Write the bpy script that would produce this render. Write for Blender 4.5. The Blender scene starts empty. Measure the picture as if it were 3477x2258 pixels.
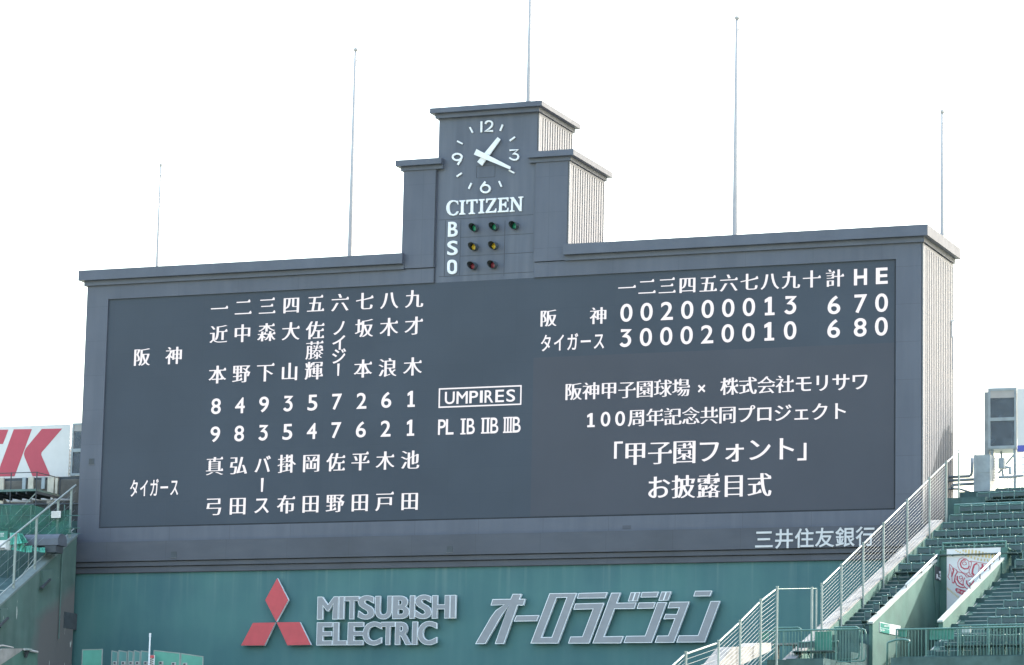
import bpy, bmesh, math, random
from mathutils import Vector, Matrix
from mathutils.geometry import delaunay_2d_cdt
random.seed(7)
SC = bpy.context.scene
COL = SC.collection
# ------------------------------------------------------------------ camera
S = 0.72
CAM = Vector((88.40946, -159.08928, -17.01474)) * S
YAW, PIT, ROLL, FW = -0.38146, 0.16712, 0.02172, 3.33795
PW, PH = 3477.0, 2258.0
fwd = Vector((math.sin(YAW)*math.cos(PIT), math.cos(YAW)*math.cos(PIT), math.sin(PIT)))
rt0 = Vector((math.cos(YAW), -math.sin(YAW), 0)); up0 = rt0.cross(fwd)
rgt = rt0*math.cos(ROLL) + up0*math.sin(ROLL)
upv = -rt0*math.sin(ROLL) + up0*math.cos(ROLL)
cam = bpy.data.cameras.new('camera'); camo = bpy.data.objects.new('camera', cam); COL.objects.link(camo)
m = Matrix((rgt, upv, -fwd)).transposed().to_4x4(); m.translation = CAM
camo.matrix_world = m
cam.sensor_width = 36; cam.lens = 36*FW; cam.clip_start = 1; cam.clip_end = 6000
SC.camera = camo
SC.render.resolution_x, SC.render.resolution_y = 1024, 665
# ------------------------------------------------------------------ world, sun, exposure
SUN = Vector((0.74, 0.94, 1.0)).normalized()
elev = math.asin(SUN.z); azim = math.atan2(SUN.x, SUN.y)
w = bpy.data.worlds.new('World'); SC.world = w; w.use_nodes = True
nt = w.node_tree; nt.nodes.clear()
sky = nt.nodes.new('ShaderNodeTexSky'); sky.sky_type = 'NISHITA'; sky.sun_disc = False
sky.sun_elevation = elev; sky.sun_rotation = azim
sky.air_density = 1.6; sky.dust_density = 4.5; sky.ozone_density = 1.0
bg = nt.nodes.new('ShaderNodeBackground'); bg.inputs['Strength'].default_value = 0.15
wo = nt.nodes.new('ShaderNodeOutputWorld')
nt.links.new(sky.outputs['Color'], bg.inputs['Color']); nt.links.new(bg.outputs[0], wo.inputs['Surface'])
sl = bpy.data.lights.new('sun', 'SUN'); sl.energy = 2.0; sl.angle = math.radians(0.5); sl.color = (1.0, 0.965, 0.91)
so = bpy.data.objects.new('sun', sl); COL.objects.link(so); so.location = (40, 40, 60)
so.rotation_euler = SUN.to_track_quat('Z', 'Y').to_euler()
VS = SC.view_settings
VS.view_transform = 'Standard'; VS.look = 'None'; VS.exposure = 2.35; VS.gamma = 1.0; VS.use_curve_mapping = False
SC.cycles.max_bounces = 6; SC.cycles.transparent_max_bounces = 12
# ------------------------------------------------------------------ geometry of the place (metres; x along the board, y away from the field)
def ray(u, v): return fwd + rgt*((u-PW/2)/(FW*PW)) - upv*((v-PH/2)/(FW*PW))
def hit(u, v, P, N):
    d = ray(u, v); return CAM + d*((P-CAM).dot(N)/d.dot(N))
def FR(u, v, y=0.0): return hit(u, v, Vector((0, y, 0)), Vector((0, 1, 0)))
def SX(u, v, x): return hit(u, v, Vector((x, 0, 0)), Vector((1, 0, 0)))
def reg(x0, y0, k): return lambda x, y: (x0+x*k, y0+y*k)
XR, D = 33.12, 4.18
ZW, ZC0, ZC1, ZS1, ZS0 = 11.13, 11.32, 11.71, 10.58, 1.72
O1, O2 = 0.271, 0.10
SLX, SRX = 0.93, 32.19
TL, TR, HL, HR = 14.57, 18.53, 13.23, 19.81
T1, DT, DS = 0.258, 3.58, 3.68
ZT2, ZT0, ZT1 = 16.80, 16.97, 17.16
ZH2, ZH0, ZH1 = 14.87, 15.03, 15.25
GZ = -13.85
# right stand frame: s along the rows, t down the rake, h above the rake plane
F0 = Vector((47.439, -1.0, 1.805))*S
TH = math.radians(7); SLOPE = 0.46
A = Vector((math.cos(TH), -math.sin(TH), 0)); B = Vector((-math.sin(TH), -math.cos(TH), 0))
BS = B + Vector((0, 0, -SLOPE)); NR = A.cross(BS); UP = Vector((0, 0, 1))
def P(s, t, h=0.0): return F0 + A*s + BS*t + UP*h
def PZ(s, t, z):
    q = F0 + A*s + B*t; q.z = z; return q
def ST(u, v, h=0.0):
    X = hit(u, v, F0+UP*h, NR); return (X-F0).dot(A), (X-F0).dot(B)
# ------------------------------------------------------------------ materials
def mat(name, c, rough=0.6, var=0.12, scale=3.0, metal=0.0, streak=0.0, stretch=(1, 1, 0.15), c2=None, bump=0.0, spec=0.5):
    M = bpy.data.materials.new(name); M.use_nodes = True
    n = M.node_tree.nodes; l = M.node_tree.links; b = n['Principled BSDF']
    b.inputs['Roughness'].default_value = rough; b.inputs['Metallic'].default_value = metal
    b.inputs['Specular IOR Level'].default_value = spec
    tc = n.new('ShaderNodeTexCoord')
    nz = n.new('ShaderNodeTexNoise'); nz.inputs['Scale'].default_value = scale; nz.inputs['Detail'].default_value = 6
    l.new(tc.outputs['Object'], nz.inputs['Vector'])
    mx = n.new('ShaderNodeMix'); mx.data_type = 'RGBA'
    d = c2 or tuple(max(0, x*(1-var*2)) for x in c)
    mx.inputs['A'].default_value = (*d, 1); mx.inputs['B'].default_value = (*[min(1, x*(1+var)) for x in c], 1)
    rp = n.new('ShaderNodeMapRange'); rp.inputs['From Min'].default_value = 0.3; rp.inputs['From Max'].default_value = 0.65
    l.new(nz.outputs['Fac'], rp.inputs['Value']); l.new(rp.outputs[0], mx.inputs['Factor'])
    out = mx.outputs['Result']
    if streak:
        mp = n.new('ShaderNodeMapping'); mp.inputs['Scale'].default_value = stretch
        l.new(tc.outputs['Object'], mp.inputs['Vector'])
        n2 = n.new('ShaderNodeTexNoise'); n2.inputs['Scale'].default_value = 2.2; n2.inputs['Detail'].default_value = 8
        l.new(mp.outputs[0], n2.inputs['Vector'])
        r2 = n.new('ShaderNodeMapRange'); r2.inputs['From Min'].default_value = 0.42; r2.inputs['From Max'].default_value = 0.75
        r2.inputs['To Max'].default_value = streak
        l.new(n2.outputs['Fac'], r2.inputs['Value'])
        m2 = n.new('ShaderNodeMix'); m2.data_type = 'RGBA'
        l.new(r2.outputs[0], m2.inputs['Factor']); l.new(out, m2.inputs['A'])
        g = sum(c)/3; m2.inputs['B'].default_value = (*[min(1, (x*0.6+g*0.4)*1.9+0.015) for x in c], 1)
        out = m2.outputs['Result']
    l.new(out, b.inputs['Base Color'])
    if bump:
        bp = n.new('ShaderNodeBump'); bp.inputs['Strength'].default_value = bump; bp.inputs['Distance'].default_value = 0.02
        n3 = n.new('ShaderNodeTexNoise'); n3.inputs['Scale'].default_value = 30; l.new(tc.outputs['Object'], n3.inputs['Vector'])
        l.new(n3.outputs['Fac'], bp.inputs['Height']); l.new(bp.outputs[0], b.inputs['Normal'])
    return M
def seams(M, bw, bh, dark=0.80, mortar=0.010, off=(0, 0)):
    """joints between cladding panels, laid out in the wall's own x-z"""
    n = M.node_tree.nodes; l = M.node_tree.links; b = n['Principled BSDF']
    src = b.inputs['Base Color'].links[0].from_socket
    tc = n.new('ShaderNodeTexCoord'); sp = n.new('ShaderNodeSeparateXYZ'); cb = n.new('ShaderNodeCombineXYZ')
    l.new(tc.outputs['Object'], sp.inputs[0])
    ad = n.new('ShaderNodeMath'); ad.operation = 'ADD'; ad.inputs[1].default_value = off[0]; l.new(sp.outputs['X'], ad.inputs[0])
    az = n.new('ShaderNodeMath'); az.operation = 'ADD'; az.inputs[1].default_value = off[1]; l.new(sp.outputs['Z'], az.inputs[0])
    l.new(ad.outputs[0], cb.inputs['X']); l.new(az.outputs[0], cb.inputs['Y'])
    br = n.new('ShaderNodeTexBrick'); br.offset = 0.0; br.inputs['Scale'].default_value = 1.0
    br.inputs['Brick Width'].default_value = bw; br.inputs['Row Height'].default_value = bh
    br.inputs['Mortar Size'].default_value = mortar; br.inputs['Mortar Smooth'].default_value = 0.0
    br.inputs['Color1'].default_value = (1, 1, 1, 1); br.inputs['Color2'].default_value = (0.97, 0.97, 0.975, 1)
    br.inputs['Mortar'].default_value = (dark, dark, dark, 1)
    l.new(cb.outputs[0], br.inputs['Vector'])
    mx = n.new('ShaderNodeMix'); mx.data_type = 'RGBA'; mx.blend_type = 'MULTIPLY'; mx.inputs['Factor'].default_value = 1
    l.new(src, mx.inputs['A']); l.new(br.outputs['Color'], mx.inputs['B']); l.new(mx.outputs['Result'], b.inputs['Base Color'])
    return M
def emis(name, c, st):
    M = bpy.data.materials.new(name); M.use_nodes = True
    b = M.node_tree.nodes['Principled BSDF']
    b.inputs['Base Color'].default_value = (0.02, 0.02, 0.02, 1); b.inputs['Emission Color'].default_value = (*c, 1)
    b.inputs['Emission Strength'].default_value = st; return M
def net(name, c, fac, scale=60, rough=0.7):
    """open mesh: strands with see-through gaps"""
    M = mat(name, c, rough); n = M.node_tree.nodes; l = M.node_tree.links
    tr = n.new('ShaderNodeBsdfTransparent'); mx = n.new('ShaderNodeMixShader')
    tc = n.new('ShaderNodeTexCoord'); nz = n.new('ShaderNodeTexNoise'); nz.inputs['Scale'].default_value = 1.6
    l.new(tc.outputs['Object'], nz.inputs['Vector'])
    mr = n.new('ShaderNodeMapRange'); mr.inputs['To Min'].default_value = fac-0.3; mr.inputs['To Max'].default_value = fac+0.3
    l.new(nz.outputs['Fac'], mr.inputs['Value']); l.new(mr.outputs[0], mx.inputs['Fac'])
    l.new(tr.outputs[0], mx.inputs[1]); l.new(n['Principled BSDF'].outputs[0], mx.inputs[2])
    l.new(mx.outputs[0], n['Material Output'].inputs['Surface']); return M
M = {}
M['board'] = seams(mat('board_paint', (0.070, 0.081, 0.110), 0.55, 0.05, 0.5, streak=0.15, stretch=(1.2, 1, 0.12)), 2.52, 1.34, off=(0, 0.42))
M['tower'] = mat('tower_paint', (0.069, 0.081, 0.110), 0.55, 0.05, 0.8, streak=0.3, stretch=(1.3, 1, 0.08))
M['cornice'] = mat('cornice_paint', (0.070, 0.082, 0.112), 0.5, 0.06, 0.8, streak=0.1)
M['cap_side'] = mat('cap_metal', (0.125, 0.132, 0.145), 0.85, 0.05, spec=0.1)
M['plinth'] = seams(mat('plinth_paint', (0.053, 0.060, 0.079), 0.6, 0.08, 0.5, streak=0.15, stretch=(0.4, 1, 1)), 2.52, 4.0)
M['joint'] = mat('panel_joint', (0.052, 0.060, 0.074), 0.9)
M['seam'] = mat('seam_dark', (0.02, 0.024, 0.03), 0.9)
M['screen'] = seams(mat('screen_face', (0.057, 0.069, 0.088), 0.75, 0.05, 0.25, spec=0.2), 1.28, 0.96, dark=0.94, mortar=0.008)
M['screen2'] = mat('screen_face_message', (0.066, 0.071, 0.087), 0.75, 0.03, 0.3, spec=0.2)
M['led'] = emis('led_white', (1.0, 0.96, 1.0), 0.19)
M['rib'] = mat('ribbed_cladding', (0.185, 0.19, 0.20), 0.85, 0.03, spec=0.10)
M['rib_gap'] = mat('ribbed_backing', (0.02, 0.021, 0.022), 0.8)
M['white'] = mat('white_paint', (0.66, 0.67, 0.69), 0.45, 0.03)
M['trim'] = mat('pale_trim', (0.72, 0.75, 0.78), 0.4, 0.03)
M['letter'] = mat('grey_letter_face', (0.215, 0.225, 0.25), 0.35, 0.04)
M['bank'] = mat('silver_letter', (0.52, 0.52, 0.53), 0.35, 0.03)
M['red'] = mat('red_face', (0.44, 0.040, 0.060), 0.35, 0.05)
M['green'] = mat('backscreen_green', (0.045, 0.125, 0.125), 0.75, 0.16, 0.35, streak=0.13, stretch=(1.0, 1, 0.16), c2=(0.035, 0.105, 0.12))
M['pole'] = mat('flagpole_metal', (0.37, 0.365, 0.36), 0.85, 0.04, spec=0.15)
M['rail'] = mat('galvanised_rail', (0.22, 0.265, 0.255), 0.4, 0.08, metal=0.1)
M['cable'] = mat('steel_cable', (0.34, 0.36, 0.35), 0.3, 0.05, metal=0.2)
M['greenrail'] = mat('green_rail_paint', (0.062, 0.155, 0.14), 0.4, 0.1)
M['steel'] = mat('grey_steel', (0.27, 0.32, 0.35), 0.45, 0.1)
M['coping'] = mat('coping_paint', (0.150, 0.195, 0.195), 0.8, 0.1, 2.0, spec=0.2)
M['concrete'] = mat('pale_concrete', (0.22, 0.222, 0.215), 0.85, 0.14, 2.2, streak=0.2, bump=0.4)
M['gwall'] = mat('painted_concrete', (0.052, 0.122, 0.101), 0.85, 0.1, 1.5, streak=0.2, stretch=(1, 1, 0.3), bump=0.3)
M['tread'] = mat('green_tread', (0.060, 0.104, 0.105), 0.9, 0.14, 2.5, bump=0.3, spec=0.1)
M['nosing'] = mat('step_nosing', (0.27, 0.31, 0.30), 0.7, 0.1)
M['seat'] = mat('green_seat_plastic', (0.032, 0.066, 0.066), 0.45, 0.14)
M['seatrail'] = mat('green_seat_rail', (0.060, 0.140, 0.130), 0.35, 0.1)
M['frame'] = mat('seat_frame_iron', (0.062, 0.130, 0.123), 0.45)
M['sign'] = mat('sign_panel_white', (0.60, 0.60, 0.60), 0.5, 0.02)
M['signred'] = mat('sign_red', (0.42, 0.050, 0.085), 0.5, 0.03)
M['blue'] = mat('blue_stripe', (0.07, 0.09, 0.38), 0.5)
M['gold'] = mat('gold_print', (0.55, 0.42, 0.20), 0.5)
M['plate'] = mat('green_plate', (0.03, 0.19, 0.15), 0.5)
M['dark'] = mat('dark_slate', (0.045, 0.055, 0.065), 0.7)
M['hood'] = mat('lamp_hood', (0.05, 0.065, 0.08), 0.7)
M['glass_g'] = mat('green_lens', (0.03, 0.30, 0.19), 0.15)
M['glass_y'] = mat('yellow_lens', (0.72, 0.50, 0.05), 0.15)
M['glass_r'] = mat('red_lens', (0.26, 0.045, 0.075), 0.15)
M['tarp'] = mat('green_tarpaulin', (0.09, 0.42, 0.30), 0.4, 0.25, 2.5)
M['padding'] = mat('green_padding', (0.078, 0.285, 0.22), 0.55, 0.1, 1.2)
M['padding_dark'] = mat('dark_green_padding', (0.07, 0.20, 0.19), 0.55, 0.15, 1.2)
M['cover'] = mat('grey_cover', (0.085, 0.10, 0.125), 0.6, 0.1)
M['net'] = net('green_net', (0.02, 0.15, 0.11), 0.5)
M['mesh'] = net('wire_mesh', (0.10, 0.13, 0.16), 0.62)
M['louvre'] = mat('louvre_brown', (0.20, 0.19, 0.175), 0.8)
M['cream'] = mat('cream_column', (0.52, 0.48, 0.40), 0.7)
M['ground'] = mat('outfield_grass', (0.235, 0.25, 0.19), 0.9, 0.15, 0.2)
def lw():
    m = mat('stained_wall', (0.066, 0.122, 0.110), 0.85, 0.12, 0.9, streak=0.22, stretch=(1, 1.2, 0.2), bump=0.3)
    n = m.node_tree.nodes; l = m.node_tree.links; b = n['Principled BSDF']; src = b.inputs['Base Color'].links[0].from_socket
    tc = n.new('ShaderNodeTexCoord'); sp = n.new('ShaderNodeSeparateXYZ'); l.new(tc.outputs['Object'], sp.inputs[0])
    nz = n.new('ShaderNodeTexNoise'); nz.inputs['Scale'].default_value = 0.7; nz.inputs['Detail'].default_value = 5
    l.new(tc.outputs['Object'], nz.inputs['Vector'])
    # bare, never painted concrete in the corner next to the backscreen
    def mth(op, a, b):
        q = n.new('ShaderNodeMath'); q.operation = op
        for k, x in enumerate((a, b)):
            if isinstance(x, (int, float)): q.inputs[k].default_value = x
            else: l.new(x, q.inputs[k])
        return q.outputs[0]
    g1 = mth('ADD', mth('ADD', mth('MULTIPLY', sp.outputs['Z'], -1.86), sp.outputs['Y']), 12.43)
    g2 = mth('MULTIPLY', mth('SUBTRACT', sp.outputs['Y'], 2.6), 1.6)
    gg = mth('ADD', mth('MINIMUM', g1, g2), mth('MULTIPLY', nz.outputs['Fac'], 1.3))
    r = n.new('ShaderNodeMapRange'); r.inputs['From Min'].default_value = 0.6; r.inputs['From Max'].default_value = 1.6; l.new(gg, r.inputs['Value'])
    mx = n.new('ShaderNodeMix'); mx.data_type = 'RGBA'; l.new(r.outputs[0], mx.inputs['Factor']); l.new(src, mx.inputs['A'])
    mx.inputs['B'].default_value = (0.108, 0.108, 0.108, 1)
    # flaked paint
    mp = n.new('ShaderNodeMapping'); mp.inputs['Scale'].default_value = (1, 4.0, 1.0); l.new(tc.outputs['Object'], mp.inputs['Vector'])
    n2 = n.new('ShaderNodeTexNoise'); n2.inputs['Scale'].default_value = 1.3; n2.inputs['Detail'].default_value = 3; l.new(mp.outputs[0], n2.inputs['Vector'])
    r2 = n.new('ShaderNodeMapRange'); r2.inputs['From Min'].default_value = 0.70; r2.inputs['From Max'].default_value = 0.74; l.new(n2.outputs['Fac'], r2.inputs['Value'])
    m3 = n.new('ShaderNodeMix'); m3.data_type = 'RGBA'; l.new(r2.outputs[0], m3.inputs['Factor']); l.new(mx.outputs['Result'], m3.inputs['A'])
    m3.inputs['B'].default_value = (0.42, 0.45, 0.43, 1); l.new(m3.outputs['Result'], b.inputs['Base Color']); return m
M['stained'] = lw()
def runs(m, ztop, fall):
    n = m.node_tree.nodes; l = m.node_tree.links; b = n['Principled BSDF']; src = b.inputs['Base Color'].links[0].from_socket
    tc = n.new('ShaderNodeTexCoord'); sp = n.new('ShaderNodeSeparateXYZ'); l.new(tc.outputs['Object'], sp.inputs[0])
    mp = n.new('ShaderNodeMapping'); mp.inputs['Scale'].default_value = (5, 1, 0.12); l.new(tc.outputs['Object'], mp.inputs['Vector'])
    nz = n.new('ShaderNodeTexNoise'); nz.inputs['Scale'].default_value = 1.1; nz.inputs['Detail'].default_value = 4; l.new(mp.outputs[0], nz.inputs['Vector'])
    r1_ = n.new('ShaderNodeMapRange'); r1_.inputs['From Min'].default_value = .55; r1_.inputs['From Max'].default_value = .72; l.new(nz.outputs['Fac'], r1_.inputs['Value'])
    r2_ = n.new('ShaderNodeMapRange'); r2_.inputs['From Min'].default_value = ztop-fall; r2_.inputs['From Max'].default_value = ztop; r2_.inputs['To Max'].default_value = .32; l.new(sp.outputs['Z'], r2_.inputs['Value'])
    q = n.new('ShaderNodeMath'); q.operation = 'MULTIPLY'; l.new(r1_.outputs[0], q.inputs[0]); l.new(r2_.outputs[0], q.inputs[1])
    mx = n.new('ShaderNodeMix'); mx.data_type = 'RGBA'; l.new(q.outputs[0], mx.inputs['Factor']); l.new(src, mx.inputs['A']); mx.inputs['B'].default_value = (.16, .23, .22, 1)
    l.new(mx.outputs['Result'], b.inputs['Base Color'])
runs(M['green'], 9.0, 1.6)
# ------------------------------------------------------------------ mesh helpers
class MB:
    def __init__(s): s.b = bmesh.new()
    def face(s, pts):
        try: return s.b.faces.new([s.b.verts.new(p) for p in pts])
        except ValueError: return None
    def box(s, x0, x1, y0, y1, z0, z1):
        return s.hexa([Vector(p) for p in ((x0,y0,z0),(x1,y0,z0),(x1,y1,z0),(x0,y1,z0),(x0,y0,z1),(x1,y0,z1),(x1,y1,z1),(x0,y1,z1))])
    def hexa(s, p):
        v = [s.b.verts.new(q) for q in p]
        for f in ((3,2,1,0),(4,5,6,7),(0,1,5,4),(1,2,6,5),(2,3,7,6),(3,0,4,7)): s.b.faces.new([v[i] for i in f])
        return s
    def ob(s, o, ex, ey, ez):      # box spanned from corner o
        return s.hexa([o, o+ex, o+ex+ey, o+ey, o+ez, o+ex+ez, o+ex+ey+ez, o+ey+ez])
    def bar(s, p, q, wx, wy=None):
        wy = wy or wx; d = (q-p).normalized()
        x = d.cross(UP);
        x = Vector((1,0,0)) if x.length < 1e-4 else x.normalized()
        y = x.cross(d).normalized(); x = x*wx/2; y = y*wy/2
        return s.hexa([p-x-y, p+x-y, p+x+y, p-x+y, q-x-y, q+x-y, q+x+y, q-x+y])
    def tube(s, pts, r, n=8, closed=False):
        rings = []
        N = len(pts)
        for i, p in enumerate(pts):
            a = pts[max(0, i-1)]; c = pts[min(N-1, i+1)]
            d = (c-a).normalized(); x = d.cross(UP)
            x = Vector((1,0,0)) if x.length < 1e-3 else x.normalized()
            y = x.cross(d).normalized()
            rr = r[i] if isinstance(r, (list, tuple)) else r
            rings.append([s.b.verts.new(p + (x*math.cos(2*math.pi*k/n)+y*math.sin(2*math.pi*k/n))*rr) for k in range(n)])
        for a, c in zip(rings, rings[1:]):
            for k in range(n): s.b.faces.new((a[k], a[(k+1)%n], c[(k+1)%n], c[k]))
        s.b.faces.new(rings[0][::-1]); s.b.faces.new(rings[-1]); return s
    def extrude(s, pts, vec):      # polygon pts (list of Vector) pushed along vec
        a = [s.b.verts.new(p) for p in pts]; c = [s.b.verts.new(p+vec) for p in pts]
        s.b.faces.new(a[::-1]); s.b.faces.new(c); n = len(a)
        for i in range(n): s.b.faces.new((a[i], a[(i+1)%n], c[(i+1)%n], c[i]))
        return s
    def prism(s, cons, O, ex, ey, en, d0=None, d1=0.0):
        """flat shape with holes; front at d1 along en, closed back to d0"""
        flat = [q for c in cons for q in c]; eds = []; k = 0
        for c in cons:
            n = len(c); eds += [(k+i, k+(i+1) % n) for i in range(n)]; k += n
        vs, _, fs, *_r = delaunay_2d_cdt([Vector(q) for q in flat], eds, [], 0, 1e-6)
        fr = [s.b.verts.new(O+ex*q.x+ey*q.y+en*d1) for q in vs]
        for t in fs:
            gx = sum(vs[i].x for i in t)/3; gy = sum(vs[i].y for i in t)/3; wn = 0
            for c in cons:
                for i in range(len(c)):
                    x0, y0 = c[i-1]; x1, y1 = c[i]
                    if (y0 <= gy) != (y1 <= gy):
                        if x0+(gy-y0)/(y1-y0)*(x1-x0) > gx: wn += 1 if y1 > y0 else -1
            if wn:
                try: s.b.faces.new([fr[i] for i in t])
                except ValueError: pass
        if d0 is not None:
            bk = [s.b.verts.new(O+ex*x+ey*y+en*d0) for x, y in flat]; k = 0
            for c in cons:
                n = len(c)
                for i in range(n):
                    j = (i+1) % n
                    try: s.b.faces.new((fr[k+i], fr[k+j], bk[k+j], bk[k+i]))
                    except ValueError: pass
                k += n
        return s
def wloc(o):
    p = Vector(o.location)
    while o.parent: o = o.parent; p = p + Vector(o.location)
    return p
def obj(name, mb, m_, parent=None, smooth=False):
    bmesh.ops.recalc_face_normals(mb.b, faces=mb.b.faces[:])
    if parent is not None:
        off = wloc(parent); bmesh.ops.translate(mb.b, verts=mb.b.verts[:], vec=-off)
    else:      # the thing's own origin sits at its base
        xs = [v.co for v in mb.b.verts]; off = Vector((sum(p.x for p in xs)/len(xs), sum(p.y for p in xs)/len(xs), min(p.z for p in xs)))
        bmesh.ops.translate(mb.b, verts=mb.b.verts[:], vec=-off)
    me = bpy.data.meshes.new(name); mb.b.to_mesh(me); mb.b.free()
    if smooth:
        for f in me.polygons: f.use_smooth = True
    me.materials.append(M[m_] if isinstance(m_, str) else m_)
    o = bpy.data.objects.new(name, me); COL.objects.link(o)
    if parent is not None: o.parent = parent
    else: o.location = off
    return o
def tag(o, label, cat, group=None):
    o['label'] = label; o['category'] = cat
    if group: o['group'] = group
    return o
def thing(name, label, cat, loc, group=None):
    o = bpy.data.objects.new(name, None); COL.objects.link(o); o.location = loc; o.empty_display_size = 0.3
    return tag(o, label, cat, group)
def struct(o): o['kind'] = 'structure'; return o
# ------------------------------------------------------------------ lettering
_g = {}
def glyph(ch, res=5):
    if ch in _g: return _g[ch]
    cu = bpy.data.curves.new('glyph', 'FONT'); cu.body = ch
    o = bpy.data.objects.new('glyph', cu); COL.objects.link(o)
    dg = bpy.context.evaluated_depsgraph_get(); oe = o.evaluated_get(dg); c = oe.to_curve(dg)
    cons = []
    for sp in c.splines:
        bp = sp.bezier_points; n = len(bp); pts = []
        for i in range(n):
            p, q = bp[i], bp[(i+1) % n]
            a, b, d, e = p.co, p.handle_right, q.handle_left, q.co
            straight = (b-a).cross(e-a).length < 1e-4*max(1e-6, (e-a).length) + 1e-7 and (d-a).cross(e-a).length < 1e-4*max(1e-6, (e-a).length) + 1e-7
            K = 1 if straight else res
            for k in range(K):
                t = k/K; s1 = 1-t
                z = a*s1**3 + b*3*s1*s1*t + d*3*s1*t*t + e*t**3
                if not pts or (Vector(pts[-1])-Vector((z.x, z.y))).length > 2e-3: pts.append((z.x, z.y))
        if len(pts) > 2 and (Vector(pts[0])-Vector(pts[-1])).length < 2e-3: pts.pop()
        if len(pts) > 2: cons.append(pts)
    oe.to_curve_clear(); bpy.data.objects.remove(o); bpy.data.curves.remove(cu)
    _g[ch] = cons; return cons
def area(c): return 0.5*sum(c[i][0]*c[(i+1)%len(c)][1]-c[(i+1)%len(c)][0]*c[i][1] for i in range(len(c)))
def grow(cons, dx, dy, serif=0.0):
    """thicken strokes by dx across and dy up and down; serif adds the triangular stroke ends of a Mincho face"""
    if not cons: return cons
    big = max(cons, key=lambda c: abs(area(c))); sg = 1 if area(big) > 0 else -1
    res = []
    for c in cons:
        n = len(c); out = []
        nor = []
        for i in range(n):
            (x0, y0), (x1, y1) = c[i], c[(i+1) % n]; ln = math.hypot(x1-x0, y1-y0) or 1e-9
            nor.append((sg*(y1-y0)/ln, -sg*(x1-x0)/ln, ln, (x1-x0)/ln, (y1-y0)/ln))
        for i in range(n):
            a, b = nor[i-1], nor[i]
            nx, ny = a[0]+b[0], a[1]+b[1]; q = nx*a[0]+ny*a[1]
            k = 1/max(q, 0.35)
            out.append((c[i][0]+nx*k*dx, c[i][1]+ny*k*dy))
        if serif:
            new = []
            for i in range(n):
                e = nor[i]; pr = nor[i-1]; nx = nor[(i+1) % n]
                new.append(out[i])
                # short right-hand end of a horizontal stroke
                if e[0] > 0.95 and e[2] < 0.10 and abs(pr[3]) > 0.97 and abs(nx[3]) > 0.97 and min(pr[2], nx[2]) > 0.10:
                    top = out[(i+1) % n] if out[(i+1) % n][1] > out[i][1] else out[i]
                    tri = [(top[0]-0.02, top[1]+serif*0.85), (top[0]-0.06, top[1]+serif*0.95), (top[0]-0.145, top[1]-0.002)]
                    if top is out[i]:      # travelling downwards: the serif goes before this vertex
                        new.pop(); new += tri[::-1] + [out[i]]
                    else:
                        new += [(top[0]+0.012, top[1]+0.01)] + tri; new.append(None)
            fin = []; skip = False
            for q in new:
                if q is None: skip = True; continue
                if skip: skip = False; continue
                fin.append(q)
            out = fin
        res.append(out)
    return res
def bbox(cons):
    xs = [p[0] for c in cons for p in c]; ys = [p[1] for c in cons for p in c]; return min(xs), min(ys), max(xs), max(ys)
def ribbon(pts, wd, closed=False):
    n = len(pts); L = []; R = []
    for i in range(n):
        if closed: a, b, c = pts[i-1], pts[i], pts[(i+1) % n]
        else: a, b, c = pts[max(0, i-1)], pts[i], pts[min(n-1, i+1)]
        d1 = Vector((b[0]-a[0], b[1]-a[1])); d2 = Vector((c[0]-b[0], c[1]-b[1]))
        if d1.length < 1e-9: d1 = d2
        if d2.length < 1e-9: d2 = d1
        d1.normalize(); d2.normalize()
        n1 = Vector((-d1.y, d1.x)); n2 = Vector((-d2.y, d2.x)); nn = n1+n2
        k = 1/max(nn.dot(n1), 0.5)
        o = nn*k*wd/2
        L.append((b[0]+o.x, b[1]+o.y)); R.append((b[0]-o.x, b[1]-o.y))
    if not closed:
        q = L+R[::-1]; return [q if area(q) > 0 else q[::-1]]
    if abs(area(L)) < abs(area(R)): L, R = R, L
    return [L if area(L) > 0 else L[::-1], R[::-1] if area(R) > 0 else R]
def arc(cx, cy, r, a0, a1, n=10, ry=None):
    ry = ry or r
    return [(cx+r*math.cos(math.radians(a0+(a1-a0)*i/n)), cy+ry*math.sin(math.radians(a0+(a1-a0)*i/n))) for i in range(n+1)]
EX, EZ, EN = Vector((1, 0, 0)), Vector((0, 0, 1)), Vector((0, -1, 0))
# board numerals: flat-topped three, one with a foot
_three = ribbon([(0.06, 0.635), (0.40, 0.635), (0.20, 0.415)] + arc(0.225, 0.215, 0.185, 82, -150, 12, 0.20), 0.125)
_one = [[(0.10, 0.0), (0.47, 0.0), (0.47, 0.10), (0.36, 0.10), (0.36, 0.70), (0.25, 0.70), (0.09, 0.60), (0.09, 0.48), (0.215, 0.53), (0.215, 0.10), (0.10, 0.10)]]
DIG = {'3': _three, '1': _one}
def roman(n):
    W_ = {1: .34, 2: .56, 3: .60}[n]; bw = {1: .155, 2: .135, 3: .105}[n]; inn = .055; q = []
    for k in range(n):
        x = inn+bw/2+(W_-2*inn-bw)*(k/(n-1) if n > 1 else .5); x = W_/2 if n == 1 else x
        q.append([(x-bw/2, .055), (x+bw/2, .055), (x+bw/2, .645), (x-bw/2, .645)])
    return q+[[(0, 0), (W_, 0), (W_, .06), (0, .06)], [(0, .64), (W_, .64), (W_, .70), (0, .70)]]
def digit(ch):
    return DIG[ch] if ch in DIG else grow(glyph(ch), 0.012, 0.010)
def put(mb, cons, cx, cz, w_, h_, y, d0=None):
    x0, y0, x1, y1 = bbox(cons); sx, sy = w_/(x1-x0), h_/(y1-y0)
    mb.prism([[((px-(x0+x1)/2)*sx, (pz-(y0+y1)/2)*sy) for px, pz in c] for c in cons], Vector((cx, y, cz)), EX, EZ, EN, d0, 0.0)
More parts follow.
